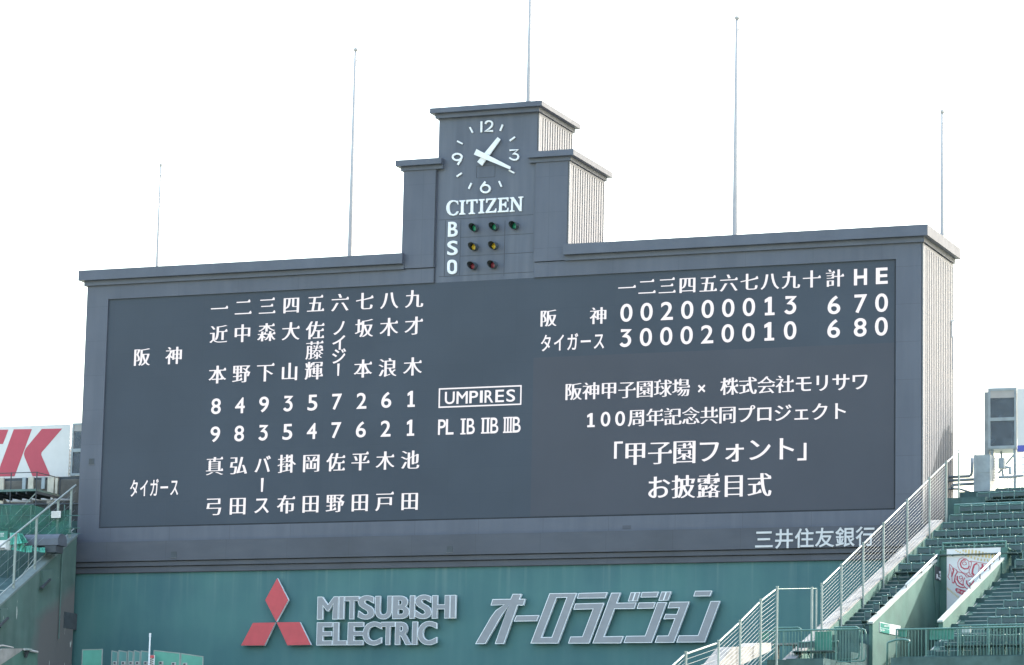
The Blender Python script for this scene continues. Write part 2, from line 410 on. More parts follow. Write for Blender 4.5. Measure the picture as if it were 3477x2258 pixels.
def putem(mb, ch, cx, cz, em, y, xs=1.0, dx=0.026, dy=-0.013, serif=0.10, d0=None):
    if ch == '|': cons = [[(0.445, 0.02), (0.545, 0.02), (0.575, 0.72), (0.425, 0.72)]]
    else: cons = grow(glyph(ch), dx, dy, serif)
    mb.prism([[((px-0.5)*em*xs, (pz-0.38)*em) for px, pz in c] for c in cons], Vector((cx, y, cz)), EX, EZ, EN, d0, 0.0)
def fit(mb, cons, u0, v0, u1, v1, y, d0=None, dw=0.0):
    """fill the frontal box whose left/right edges are u0,u1 and top/bottom v0,v1 in the picture"""
    uc, vc = (u0+u1)/2, (v0+v1)/2
    c = FR(uc, vc, y); w_ = FR(u1, vc, y).x-FR(u0, vc, y).x; h_ = FR(uc, v0, y).z-FR(uc, v1, y).z
    put(mb, cons, c.x, c.z, w_+dw, h_+dw, y, d0)
def trace(mb, R, pts, y, d0=None):
    q = [FR(*R(*p), y) for p in pts]
    mb.prism([[(p.x, p.z) for p in q]], Vector((0, y, 0)), EX, EZ, EN, d0, 0.0)
def traces(mb, R, cons, y, d0=None):
    cs = []
    for c in cons:
        q = [FR(*R(*p), y) for p in c]; cs.append([(p.x, p.z) for p in q])
    mb.prism(cs, Vector((0, y, 0)), EX, EZ, EN, d0, 0.0)
# ================================================================== SETTING
g = MB(); g.box(-400, 400, -300, 500, GZ-0.3, GZ); struct(obj('ground', g, 'ground'))
# ================================================================== SCOREBOARD BUILDING
bd = thing('scoreboard_building', 'dark slate grey scoreboard building with stepped clock tower and ribbed pale end walls', 'building', (XR/2, D/2, 0))
b = MB()
b.box(0, SLX, 0, .3, 0.30, ZW); b.box(SRX, XR, 0, .3, 0.30, ZW); b.box(SLX, SRX, 0, .3, 0.30, ZS0)
b.box(SLX, TL, 0, .3, ZS1, ZW); b.box(TR, SRX, 0, .3, ZS1, ZW); b.box(0, XR, .3, D, 0, ZW)
b.box(0, XR, 0.01, .3, -.02, 0.30)
obj('facade', b, 'board', bd)
ZSB = FR(1867, 885.6, -.05).z
b = MB(); b.box(TL+.002, TR-.002, .06, DT, ZS1, ZT2); obj('tower', b, 'tower', bd)
b = MB(); b.box(HL, TL, -.05, DS, ZSB, ZH2); obj('shoulder', b, 'board', bd)
b = MB(); b.box(TR, HR, -.05, DS, ZSB, ZH2); obj('shoulder', b, 'board', bd)
def cornice(x0, x1, y1, zb, z0, z1, o, e0, e1):
    """cap slab over a narrower band; e0/e1 tell whether the left/right end overhangs"""
    b = MB(); b.box(x0-(o if e0 else 0), x1+(o if e1 else 0), -o, y1+o, z0, z1); obj('cornice', b, 'cornice', bd)
    b = MB(); b.box(x0-(O2 if e0 else 0)+.001, x1+(O2 if e1 else 0)-.001, -O2, y1+O2, zb, z0-.002); obj('cornice_band', b, 'cornice', bd)
    if e1:
        b = MB(); b.box(x1+o, x1+o+.012, -o+.004, y1+o, z0+.004, z1-.004); obj('cornice_end', b, 'cap_side', bd)
        b = MB(); b.box(x1+O2, x1+O2+.008, -O2+.003, y1+O2, zb+.003, z0-.004); obj('band_end', b, 'cap_side', bd)
xa = FR(1365.7, 868, -O1).x; xb = FR(1911, 866.8, -O1).x
cornice(0, xa, D, ZW, ZC0, ZC1, O1, True, False)
cornice(xb, XR, D, ZW, ZC0, ZC1, O1, False, True)
b = MB(); b.box(xa+.003, xb-.003, .08, D, ZW, ZC1-.02); obj('roof_slab', b, 'board', bd)
cornice(TL, TR, DT, ZT2, ZT0, ZT1, T1, True, True)
cornice(HL, TL+T1, DS, ZH2, ZH0, ZH1, T1, True, False)
cornice(TR-T1, HR, DS, ZH2, ZH0, ZH1, T1, False, True)
# ribbed end walls
def cladding(x, y0, y1, z0, z1, pitch=0.235):
    b = MB(); b.box(x, x+.02, y0, y1, z0, z1); obj('cladding_backing', b, 'rib_gap', bd)
    b = MB(); b.box(x, x+.06, y0, y0+.16, z0, z1); b.box(x, x+.06, y1-.08, y1, z0, z1)
    b.box(x, x+.059, y0+.16, y1-.08, z1-.10, z1)
    n = int((y1-y0-.30)/pitch); st = (y1-y0-.26)/n
    for k in range(n):
        y = y0+.185+k*st
        b.box(x+.02, x+.058, y, y+st*.62, z0, z1-.101)
    obj('cladding', b, 'rib', bd)
cladding(XR, 0.0, D, -3.0, ZW-.03)
cladding(HR, -.05, DS, ZW+.2, ZH2-.02)
cladding(TR-.002, .06, DT, ZH1, ZT2-.02)
# thin joint down the left side of the tower and panel joints on it
b = MB(); b.box(TL-.035, TL-.003, -.053, -.03, ZSB+.01, ZH2); b.box(TL-.035, TL-.003, -.004, .02, ZS1, ZSB); obj('joint', b, 'seam', bd)
tp = reg(1490, 730, .14878)
b = MB()
def seam(x0, y0, x1, y1, wd=.018):
    p, q = FR(*tp(x0, y0), .057), FR(*tp(x1, y1), .057)
    if abs(p.x-q.x) > abs(p.z-q.z): b.box(p.x, q.x, .055, .063, (p.z+q.z)/2-wd/2, (p.z+q.z)/2+wd/2)
    else: b.box((p.x+q.x)/2-wd/2, (p.x+q.x)/2+wd/2, .054, .063, q.z, p.z)
seam(0, 95, 2160, 10); seam(490, 515, 2160, 420); seam(490, 940, 2160, 852); seam(0, 1408, 2160, 1298)
for x in (150, 500, 1510): seam(x, 120, x-25, 1390)
ck = reg(1490, 390, .18116)
p, q = FR(*ck(710, 955), .057), FR(*ck(1050, 1160), .057); pz = FR(*ck(1050, 940), .057).z
for x in (p.x, q.x): b.box(x-.006, x+.006, .053, .063, q.z, pz)
for z in (q.z, pz): b.box(p.x, q.x, .0525, .063, z-.006, z+.006)
obj('panel_joint', b, 'joint', bd)
# stepped foot of the board
pz_top = FR(600, 1835, -.25).z; z2 = FR(600, 1902, -.25).z; z1_ = FR(600, 1920, -.15).z
pxl = FR(241, 1850, -.25).x
b = MB(); b.box(pxl, XR+.22, -.25, .0, z2, pz_top); obj('fascia', b, 'plinth', bd)
b = MB(); b.box(pxl+.08, XR+.16, -.17, .0, z1_, z2-.03); b.box(pxl+.09, XR+.15, -.10, .0, z2-.03, z2); obj('moulding', b, 'plinth', bd)
b = MB(); b.box(0.0, XR+.1, -.09, .0, -.012, z1_-.03); b.box(0.02, XR+.09, -.03, .0, z1_-.03, z1_); obj('moulding', b, 'plinth', bd)
def hatch(u, v, y, s=.22):
    c = FR(u, v, y); b = MB()
    b.box(c.x-s/2, c.x+s/2, y-.012, y+.02, c.z-s/2, c.z+s/2); h = obj('hatch', b, 'dark', bd)
    b = MB(); b.box(c.x-s/2-.02, c.x+s/2+.02, y-.02, y+.001, c.z-s/2-.02, c.z-s/2-.002); obj('hatch_sill', b, 'cap_side', h)
hatch(311, 1567, 0); hatch(590.5, 1883, -.25); hatch(1527, 1865, -.25); 
c = FR(2128, 1790, 0); b = MB(); b.box(c.x-.16, c.x+.16, -.012, .01, c.z-.06, c.z+.06); obj('vent', b, 'plinth', bd)
# roof ladder hoop and a small pipe on the end wall
b = MB(); hp = [FR(2053, 779, 3.4), FR(2066, 779, 3.4), FR(2066, 822, 3.4)]; hp[2].z = ZC1
b.tube(hp, .022, 6); obj('ladder_hoop', b, 'trim', bd)
b = MB(); yv = 3.9
for u, v0, v1 in ((3233, 1090, 1145), (3237, 1140, 1255)):
    q0, q1 = FR(u, v0, yv), FR(u, v1, yv); b.tube([q0, q1], .03, 6)
b.tube([FR(3226, 1092, yv), FR(3241, 1088, yv)], .04, 6); obj('vent_pipe', b, 'trim', bd)
# ================================================================== SCREEN
sc_ = thing('display_screen', 'huge dark LED display screen of the scoreboard lit with white names and scores', 'screen', (XR/2, .2, ZS0))
b = MB(); b.box(SLX+.001, SRX-.001, .06, .29, ZS0+.001, ZS1-.001); obj('screen_panel', b, 'screen', sc_)
b = MB()
p, q = FR(1812, 1215, .06), FR(2, 2, .06)
mp = MB(); mp.box(p.x, SRX-.06, .056, .0595, ZS0+.06, FR(2400, 1190, .06).z); obj('message_panel', mp, 'screen2', sc_)
t_ = .055
b.box(SLX, SRX, .045, .059, ZS0, ZS0+t_); b.box(SRX-t_, SRX, .045, .059, ZS0+t_, ZS1); obj('screen_edge', b, 'seam', sc_)
YT = .052
def lerp(a, c, t): return a+(c-a)*t
def grid(pa, pb, n, i):
    a, c = FR(*pa, YT), FR(*pb, YT); return lerp(a, c, i/(n-1))
class Each:      # every character becomes a part of its own
    def __init__(s, name): s.n = name
    def prism(s, *a):
        b = MB(); b.prism(*a); obj(s.n, b, 'led', sc_)
def part(name, fn): fn(Each(name))
NUM = '一二三四五六七八九十'
for i in range(9):
    def f(b, i=i):
        c = grid((744.6, 1048.0), (1406.3, 1014.0), 9, i); putem(b, NUM[i], c.x, c.z, .74, YT)
    part('order_numeral', f)
top = ['近', '中', '森', '大', '佐', None, '坂', '木', '才']
bot = ['本', '野', '下', '山', '輝', None, '本', '浪', '木']
for i in range(9):
    def f(b, i=i):
        a = grid((742, 1135), (1405.2, 1106.2), 9, i); c = grid((738.2, 1271.7), (1401, 1244.2), 9, i)
        if i == 5:
            for k, ch in enumerate('ノイジ|'):
                q = a.lerp(c, k/3); putem(b, ch, q.x, q.z+(.05 if k == 0 else 0), .66, YT, .95, .022, .006)
        else:
            putem(b, top[i], a.x, a.z, .76, YT); putem(b, bot[i], c.x, c.z, .76, YT)
            if i == 4:
                q = a.lerp(c, .5); putem(b, '藤', q.x, q.z, .76, YT, 1, .016, -.012)
    part('name_character', f)
for row, (pa, pb) in zip(('849357261', '983547621'), (((733.5, 1379.5), (1396.3, 1354.5)), ((731, 1474.7), (1394.1, 1452.4)))):
    for i in range(9):
        def f(b, i=i):
            c = grid(pa, pb, 9, i); put(b, digit(row[i]), c.x, c.z, .30 if row[i] == '1' else .405, .60, YT)
        part('position_digit', f)
top = '真弘バ掛岡佐平木池'; bot = '弓田ス布田野田戸田'
for i in range(9):
    def f(b, i=i):
        a = grid((728.4, 1582.4), (1392.5, 1561), 9, i); c = grid((725.5, 1719.2), (1391, 1700.8), 9, i)
        k = (.74, YT, .95, .020, .004) if i == 2 else (.76, YT)
        putem(b, top[i], a.x, a.z, *k); putem(b, bot[i], c.x, c.z, *k)
        if i == 2:
            q = a.lerp(c, .5); putem(b, '|', q.x, q.z, .74, YT)
    part('name_character', f)
def name_row(chs, p0, p1, em, xs=1.0, kana=False):
    def f(b):
        for i, ch in enumerate(chs):
            c = grid(p0, p1, len(chs), i)
            if kana: putem(b, ch, c.x, c.z, em, YT, xs, .020, .006)
            else: putem(b, ch, c.x, c.z, em, YT, xs)
    part('team_character', f)
name_row('阪神', (481.5, 1212.2), (590.9, 1207), .74)
name_row('タイガース', (455.3, 1658), (592.1, 1654), .74, .52, True)
name_row('阪神', (1861.8, 1079.9), (2031.9, 1071.6), .68)
name_row('タイガース', (1854.2, 1164.9), (2034, 1157), .70, .66, True)
# umpires box
um = reg(1440, 1280, .16807)
def f(b): traces(b, um, [[(298, 230), (1972, 163), (1965, 562), (290, 627)], [(318, 597), (1938, 536), (1945, 192), (325, 256)]], YT)
part('umpire_frame', f)
def f(b):
    for ch, x0, x1, y0, y1 in (('U', 420, 618, 298, 548), ('M', 655, 882, 290, 540), ('P', 915, 1090, 280, 528), ('I', 1128, 1185, 275, 520), ('R', 1222, 1400, 267, 518), ('E', 1440, 1615, 258, 508), ('S', 1662, 1840, 250, 500)):
        fit(b, grow(glyph(ch), .012, .008), *um(x0, y0), *um(x1, y1), YT)
part('umpire_letter', f)
for grp in ((('P', 283, 437, 858, 1168), ('L', 440, 597, 852, 1163)), (('Ⅰ', 735, 842, 840, 1160), ('B', 862, 1025, 836, 1155)), (('Ⅱ', 1152, 1328, 824, 1142), ('B', 1340, 1500, 820, 1138)), (('Ⅲ', 1597, 1785, 808, 1128), ('B', 1790, 1950, 803, 1122))):
    def f(b):
        for ch, x0, x1, y0, y1 in grp: fit(b, roman('ⅠⅡⅢ'.index(ch)+1) if ch in 'ⅠⅡⅢ' else grow(glyph(ch), .008, .006), *um(x0, y0), *um(x1, y1), YT)
    part('position_letter', f)
# line score
hu = [2128.5, 2196.6, 2265.1, 2334.5, 2404.5, 2474.3, 2544.2, 2614.1, 2685.0, 2755.8]
hv = [977.1, 973.9, 970.6, 967.2, 963.9, 960.5, 957.1, 953.8, 950.4, 947.1]
for i in range(10):
    def f(b, i=i):
        c = FR(hu[i], hv[i], YT); putem(b, NUM[i], c.x, c.z, .69, YT)
    part('inning_numeral', f)
def f(b): c = FR(2834, 943.8, YT); putem(b, '計', c.x, c.z, .70, YT)
part('total_heading', f)
r7 = reg(2400, 880, .27731)
for ch, bx in (('H', (1802, 118, 1962, 318)), ('E', (2070, 104, 2215, 303))):
    def f(b): fit(b, grow(glyph(ch), .028, .02), *r7(bx[0], bx[1]), *r7(bx[2], bx[3]), YT)
    part('heading_letter', f)
for row, v0, v1, tot in (('002000013', (2127, 1062), (2684.2, 1035.8), (('6', 2831.8, 1035.3), ('7', 2922.7, 1031.1), ('0', 2993.4, 1027.8))),
                         ('300020010', (2124.5, 1147.7), (2682.9, 1121.8), (('6', 2830.7, 1115.7), ('8', 2920.8, 1111.6), ('0', 2992.6, 1108.2)))):
    for i in range(9):
        def f(b, i=i):
            c = grid(v0, v1, 9, i); put(b, digit(row[i]), c.x, c.z, .37 if row[i] == '1' else .465, .665, YT)
        part('score_digit', f)
    for ch, u, v in tot:
        def f(b): c = FR(u, v, YT); put(b, digit(ch), c.x, c.z, .465, .665, YT)
        part('score_digit', f)
# message
def line(chs, p0, p1, em, **kw):
    def f(b):
        n = len(chs)
        for i, ch in enumerate(chs):
            c = grid(p0, p1, n, i)
            if ch in '100×「」':
                cons = digit(ch) if ch in '10' else grow(glyph(ch), .018, .012)
                if ch in '10': put(b, cons, c.x, c.z-.01, em*(.42 if ch == '1' else .52), em*.80, YT)
                elif ch == '×': putem(b, ch, c.x, c.z, em*.82, YT, 1, .015, .015, 0)
                else: putem(b, ch, c.x, c.z, em, YT, 1, .018, .006, 0)
            else:
                kana = ord(ch) < 0x3100
                putem(b, ch, c.x, c.z, em, YT, 1, .022 if kana else .024, -.002 if kana else -.014)
    part('message_character', f)
line('阪神甲子園球場', (1947, 1329.2), (2312.1, 1316.3), .69)
line('×', (2394, 1317.2), (2394, 1317.2), .69) if False else None
def f(b): c = FR(2394, 1317.2, YT); putem(b, '×', c.x, c.z, .62, YT, 1, .012, .012, 0)
part('message_character', f)
line('株式会社モリサワ', (2476.2, 1311.6), (2919.9, 1294.5), .69)
r8 = reg(1880, 1240, .46218)
def f(b):
    for ch, x0, x1, y0, y1 in (('1', 246, 302, 352, 455), ('0', 346, 416, 342, 450), ('0', 452, 524, 338, 446)):
        fit(b, digit(ch), *r8(x0, y0), *r8(x1, y1), YT)
part('message_character', f)
line('周年記念共同プロジェクト', (2161.9, 1418.3), (2848.3, 1395.0), .69)
line('「甲子園フォント」', (2074, 1541.5), (2750, 1520), .94)
line('お披露目式', (2235.9, 1654.6), (2577.9, 1645.7), .92)
# ================================================================== CLOCK, LETTERING ON THE TOWER
YC = .06
cl = thing('wall_clock', 'large white-handed clock without rim on the dark tower, showing twenty past one', 'clock', (FR(*ck(880, 770), YC).x, YC, FR(*ck(880, 770), YC).z))
def cpart(name, cons, d=.05, off=.06, parent=None):
    b = MB(); traces(b, ck, cons, YC-off, -d); return obj(name, b, 'white', cl)
cpart('numeral', [[(780, 122), (815, 118), (810, 325), (777, 327)]])
cpart('numeral', ribbon([(870, 168), (882, 138), (910, 120), (940, 115), (975, 122), (998, 145), (1000, 178), (985, 215), (945, 255), (862, 306), (1012, 299)], 31))
cpart('numeral', ribbon([(1325, 664), (1482, 652), (1385, 735), (1430, 728), (1470, 742), (1490, 775), (1480, 815), (1450, 838), (1410, 843), (1365, 832), (1322, 800)], 30))
cpart('numeral', ribbon([(870+84*math.cos(math.radians(a)), 1382+71*math.sin(math.radians(a))) for a in range(0, 360, 18)], 34, True) + ribbon([(803, 1338), (872, 1250)], 36))
cpart('numeral', ribbon([(343+85*math.cos(math.radians(a)), 788+60*math.sin(math.radians(a))) for a in range(0, 360, 18)], 34, True) + ribbon([(415, 835), (350, 935)], 36))
for p, q in (((1195, 180), (1147, 298)), ((1425, 412), (1325, 485)), ((1412, 1088), (1312, 1036)), ((1172, 1345), (1125, 1240)), ((558, 1385), (608, 1275)), ((332, 1155), (428, 1090)), ((342, 490), (442, 542)), ((578, 230), (632, 332))):
    cpart('hour_mark', ribbon([p, q], 30))
cpart('hour_hand', [[(1100, 416), (1155, 460), (808, 952), (718, 880)]], .05, .12)
cpart('minute_hand', [[(705, 640), (1345, 970), (1332, 1022), (655, 742)]], .05, .19)
cz = reg(1500, 640, .12605)
CIT = [[(440,430),(425,430),(405,385),(350,352),(300,352),(245,385),(212,450),(205,530),(220,620),(260,680),(310,690),(365,670),(405,615),(445,612),(435,665),(380,715),(300,732),(215,715),(150,650),(118,560),(120,480),(150,400),(205,340),(275,315),(350,318),(405,330),(440,328)],
[(472,320),(632,312),(630,345),(600,352),(588,375),(582,640),(592,658),(628,665),(626,698),(466,706),(468,675),(500,665),(512,645),(520,380),(510,362),(474,352)],
[(660,308),(965,288),(963,398),(935,398),(925,350),(905,335),(848,340),(842,625),(855,650),(890,656),(888,685),(722,693),(722,662),(760,650),(772,630),(778,345),(720,350),(700,370),(692,415),(660,415)],
[(995,288),(1152,278),(1150,312),(1120,322),(1108,345),(1105,610),(1115,630),(1147,636),(1145,665),(985,675),(985,640),(1020,630),(1032,612),(1040,345),(1030,325),(993,318)],
[(1190,275),(1468,255),(1466,290),(1265,612),(1390,605),(1425,585),(1440,535),(1470,535),(1465,645),(1178,660),(1178,630),(1375,302),(1260,310),(1232,330),(1218,383),(1190,383)],
[(1507,255),(1795,238),(1793,345),(1765,345),(1750,300),(1720,285),(1615,292),(1613,412),(1670,408),(1695,390),(1705,355),(1738,355),(1732,508),(1705,508),(1695,470),(1670,455),(1612,458),(1610,600),(1720,592),(1755,575),(1770,517),(1795,517),(1790,628),(1500,643),(1500,615),(1530,602),(1540,580),(1548,310),(1535,290),(1507,283)],
[(1832,240),(1935,230),(2100,480),(2103,275),(2090,255),(2058,250),(2060,222),(2195,213),(2193,242),(2165,252),(2152,275),(2145,605),(2090,608),(1915,330),(1910,570),(1922,585),(1952,590),(1950,618),(1825,626),(1826,597),(1855,588),(1868,568),(1873,290),(1860,270),(1832,268)]]
t = thing('serif_lettering', 'white raised serif lettering in capitals on the tower below the clock', 'lettering', FR(*cz(1150, 700), YC))
for c in CIT:
    b = MB(); trace(b, cz, c, YC-.05, -.05); obj('letter', b, 'white', t)
t = thing('count_lettering', 'white raised capitals B, S and O beside the count lamps', 'lettering', FR(*tp(300, 1340), YC))
b = MB(); fit(b, grow(glyph('B'), .022, .014), *tp(208, 152), *tp(430, 492), YC-.05, -.05); obj('letter', b, 'white', t)
b = MB(); fit(b, grow(glyph('S'), .02, .014), *tp(190, 585), *tp(430, 917), YC-.05, -.05); obj('letter', b, 'white', t)
b = MB(); rr = lambda x0, y0, x1, y1, r: [(x1-r+r*math.cos(math.radians(a)), y1-r+r*math.sin(math.radians(a))) for a in range(0, 91, 15)] + [(x0+r+r*math.cos(math.radians(a)), y1-r+r*math.sin(math.radians(a))) for a in range(90, 181, 15)] + [(x0+r+r*math.cos(math.radians(a)), y0+r+r*math.sin(math.radians(a))) for a in range(180, 271, 15)] + [(x1-r+r*math.cos(math.radians(a)), y0+r+r*math.sin(math.radians(a))) for a in range(270, 361, 15)]
traces(b, tp, [rr(190, 1018, 412, 1348, 100), rr(250, 1082, 350, 1285, 48)[::-1]], YC-.05, -.05); obj('letter', b, 'white', t)
words = ['leftmost', 'middle', 'rightmost']
for colr, gl, cs in (('green', 'glass_g', ((838, 300), (1295, 277), (1752, 252))), ('yellow', 'glass_y', ((825, 735), (1283, 710))), ('dull red', 'glass_r', ((805, 1170), (1262, 1145)))):
    for k, (x, y) in enumerate(cs):
        c = FR(*tp(x, y), YC)
        wd = words[k] if len(cs) == 3 else ('left-hand', 'right-hand')[k]
        row = {'green': 'in the row beside the B', 'yellow': 'in the row beside the S', 'dull red': 'in the row beside the O'}[colr]
        t = thing('count_lamp', f'{wd} hooded {colr} count lamp {row}', 'lamp', c, 'hooded count lamps on the tower')
        b = MB(); n = 20; R_ = .145; L_ = .42
        ring = []
        for j in range(n):      # tube hood, cut back underneath
            a = 2*math.pi*j/n; cut = L_*(0.62+0.38*max(-1, min(1, math.sin(a)+.35))) if math.sin(a) < .65 else L_
            ring.append([Vector((c.x+R_*r_*math.cos(a), c.y-d_, c.z+R_*r_*math.sin(a)-d_*.06)) for r_, d_ in ((1, 0), (1, cut), (.93, cut), (.93, 0.01))])
        vs = [[b.b.verts.new(q) for q in r_] for r_ in ring]
        for j in range(n):
            for k2 in range(3): b.b.faces.new((vs[j][k2], vs[(j+1) % n][k2], vs[(j+1) % n][k2+1], vs[j][k2+1]))
        obj('hood', b, 'hood', t)
        b = MB(); prev = None
        for q in range(5):      # domed lens
            ph = math.radians(q*20); rr_ = .133*math.cos(ph); dd = .012+.075*math.sin(ph)
            cur = [b.b.verts.new((c.x+rr_*math.cos(2*math.pi*j/16), c.y-dd, c.z+rr_*math.sin(2*math.pi*j/16))) for j in range(16)]
            if prev:
                for j in range(16): b.b.faces.new((prev[j], prev[(j+1) % 16], cur[(j+1) % 16], cur[j]))
            prev = cur
        b.b.faces.new(prev); obj('lens', b, gl, t, True)
# ================================================================== BANK LETTERING ON THE FOOT
bk = reg(2400, 1600, .25873)
t = thing('bank_lettering', 'silver sans lettering of six characters at the right end of the grey foot band', 'lettering', FR(*bk(1400, 1010), -.25))
for i, ch in enumerate('三井住友銀行'):
    c = FR(*bk(752, 893), -.25).lerp(FR(*bk(2085, 855), -.25), i/5)
    b = MB(); putem(b, ch, c.x, c.z, .72, -.275, 1, .012, .012, 0, -.024); obj('letter', b, 'bank', t)
# ================================================================== FLAGPOLES
k2 = 3477/2380
YP = 3.9
for nm, u0, v0, u1, v1, r, lab in (('p', 365, 618, 370, 388, .040, 'short thin flagpole near the left end of the scoreboard roof'),
        ('p', 813, 592, 822.5, 120, .062, 'tall white flagpole on the scoreboard roof left of the clock tower'),
        ('p', 1228, 235, 1233, -60, .060, 'white flagpole on top of the clock tower, running out of view'),
        ('p', 1708, 543, 1717, 46, .066, 'tall white flagpole on the scoreboard roof right of the clock tower'),
        ('p', 2190, 543, 2194.5, 264, .052, 'white flagpole at the right end of the scoreboard roof')):
    p0, p1 = FR(u0*k2, v0*k2, YP), FR(u1*k2, v1*k2, YP)
    base = Vector((p0.x, YP-.5 if u0 == 1228 else YP, ZT1 if u0 == 1228 else ZC1)); topz = p1.z
    if u0 == 1228: p1 = FR(u1*k2, v1*k2, YP-.5); base.x = FR(u0*k2, v0*k2, YP-.5).x; topz = p1.z
    r *= 1.4
    t = thing('flagpole', lab, 'flagpole', base, 'flagpoles on the scoreboard roof')
    b = MB(); b.tube([base, base+Vector((0, 0, .25)), Vector((base.x, base.y, topz))], [r*1.15, r*1.1, r*.72], 12); obj('pole', b, 'pole', t, True)
    b = MB(); b.tube([base, base+Vector((0, 0, .12))], r*2.2, 12); obj('base_collar', b, 'steel', t)
    b = MB(); q = Vector((base.x, base.y, topz)); b.tube([q, q+Vector((0, 0, .03)), q+Vector((0, 0, .12)), q+Vector((0, 0, .15))], [r*.5, r*1.05, r*1.05, r*.4], 10); obj('finial', b, 'pole', t, True)
    b = MB(); b.tube([q+Vector((0, -.02, -.35)), q+Vector((.10, -.05, -.38)), q+Vector((.10, -.05, -.55))], .022, 6); obj('pulley', b, 'pole', t)
    b = MB(); b.tube([q+Vector((.10, -.05, -.5)), base+Vector((.10, -.05, .9))], .008, 5); obj('halyard', b, 'pole', t)
# ================================================================== GREEN BACKSCREEN WALL AND ITS SIGNS
bw = MB(); bw.box(-.6, XR+.05, 0.0, .6, -9.0, -.02); tag(obj('backscreen_wall', bw, 'green'), 'plain dark green backscreen wall under the scoreboard', 'wall')
dk = MB(); dk.box(0.3, 33.0, -14, -0.02, -9.5, -8.0); struct(obj('backscreen_deck', dk, 'tread'))
YL = -.24
em = reg(800, 1940, .18111)
t = thing('diamond_emblem', 'red emblem of three diamonds with white edges on the green wall', 'emblem', FR(*em(770, 1390), YL))
for c in ([(780, 128), (988, 537), (762, 945), (553, 537)], [(325, 965), (745, 958), (540, 1388), (100, 1390)], [(770, 955), (1202, 952), (1412, 1378), (970, 1385)]):
    b = MB(); trace(b, em, c, YL+.003, -.12); d = obj('diamond', b, 'trim', t)
    b = MB(); trace(b, em, c, YL); obj('face', b, 'red', d)
mi = reg(1050, 1990, .22269)
t = thing('company_lettering', 'two rows of grey white-edged capitals right of the red emblem', 'lettering', FR(*mi(1150, 900), YL))
W1 = [('M',122,443),('I',452,530),('T',537,757),('S',740,997),('U',1003,1262),('B',1268,1527),('I',1530,1608),('S',1610,1868),('H',1872,2143),('I',2148,2232)]
W2 = [('E',112,353),('L',360,575),('E',585,828),('C',812,1103),('T',1088,1307),('R',1308,1563),('I',1567,1648),('C',1650,1945)]
def let(ch, x0, x1, y0, y1):
    cons = grow(glyph(ch), .052, .034) if ch != 'I' else [[(0, 0), (.2, 0), (.2, .7), (0, .7)]]
    b = MB(); fit(b, cons, *mi(x0, y0), *mi(x1, y1), YL+.003, -.12, 0.0); d = obj('letter', b, 'trim', t)
    inn = grow(glyph(ch), .037, .020) if ch != 'I' else cons
    b = MB(); fit(b, inn, *mi(x0+7, y0+7), *mi(x1-7, y1-7), YL); obj('face', b, 'letter', d)
for ch, x0, x1 in W1:
    y0, y1 = 160-25*(x0-122)/2110, 508-18*(x0-122)/2110
    r_ = 12 if ch in 'SU' else 0; let(ch, x0, x1, y0-(r_ if ch == 'S' else 0), y1+r_*.5)
for ch, x0, x1 in W2:
    y0, y1 = 553-14*(x0-112)/1800, 903-10*(x0-112)/1800
    let(ch, x0, x1, y0-(8 if ch == 'C' else 0), y1+(6 if ch == 'C' else 0))
au = reg(1600, 1980, .18487); av = reg(2020, 1980, .18487)
t = thing('katakana_lettering', 'row of slanting grey white-edged katakana characters at the right of the green wall', 'lettering', FR(*au(1900, 1110), YL))
AUR = [(au, [[(762,198),(925,198),(888,290),(992,288),(958,408),(852,408),(598,1117),(432,1117),(690,405),(560,590),(258,1117),(72,1117),(360,620),(450,500),(600,398),(357,410),(390,294),(720,290)]]),
 (au, [[(828,595),(1248,587),(1205,697),(783,705)]]),
 (au, [[(1438,187),(1942,180),(1592,1108),(1088,1108)], [(1292,992),(1478,990),(1752,266),(1568,270)]]),
 (au, [[(1972,182),(2502,168),(2462,275),(1942,282)]]), (au, [[(1910,375),(2442,362),(2165,1108),(1778,1108),(1822,982),(2040,978),(2232,478),(1875,487)]]),
 (av, [[(300,178),(472,175),(402,362),(762,355),(720,472),(362,475),(168,978),(525,972),(475,1105),(-45,1105)]]),
 (av, [[(658,170),(745,168),(690,333),(605,335)]]), (av, [[(745,168),(832,166),(775,332),(690,333)]]),
 (av, [[(862,165),(1172,158),(1135,258),(835,263)]]), (av, [[(1222,157),(1312,155),(1255,320),(1165,322)]]), (av, [[(1312,155),(1402,153),(1342,317),(1255,320)]]),
 (av, [[(805,357),(1115,352),(1072,465),(768,470)]]), (av, [[(1147,350),(1322,348),(1040,1095),(525,1097),(572,970),(920,965)]]),
 (av, [[(1372,345),(1735,340),(1450,1092),(1097,1094),(1145,965),(1345,962),(1462,655),(1255,662),(1295,565),(1498,570),(1545,455),(1333,460)]]),
 (av, [[(1842,142),(2152,137),(2112,240),(1806,242)]]), (av, [[(2125,332),(2300,328),(2015,1085),(1493,1090),(1542,960),(1892,957)]])]
for R_, cs in AUR:
    b = MB(); traces(b, R_, cs, YL+.003, -.12); d = obj('letter', b, 'trim', t)
    big = max(cs, key=lambda c: abs(area(c))); q = [[(x, -y) for x, y in c] for c in cs]
    inn = [[(x, -y) for x, y in c] for c in grow(q, -11, -11)]
    b = MB(); traces(b, R_, inn, YL); obj('face', b, 'letter', d)
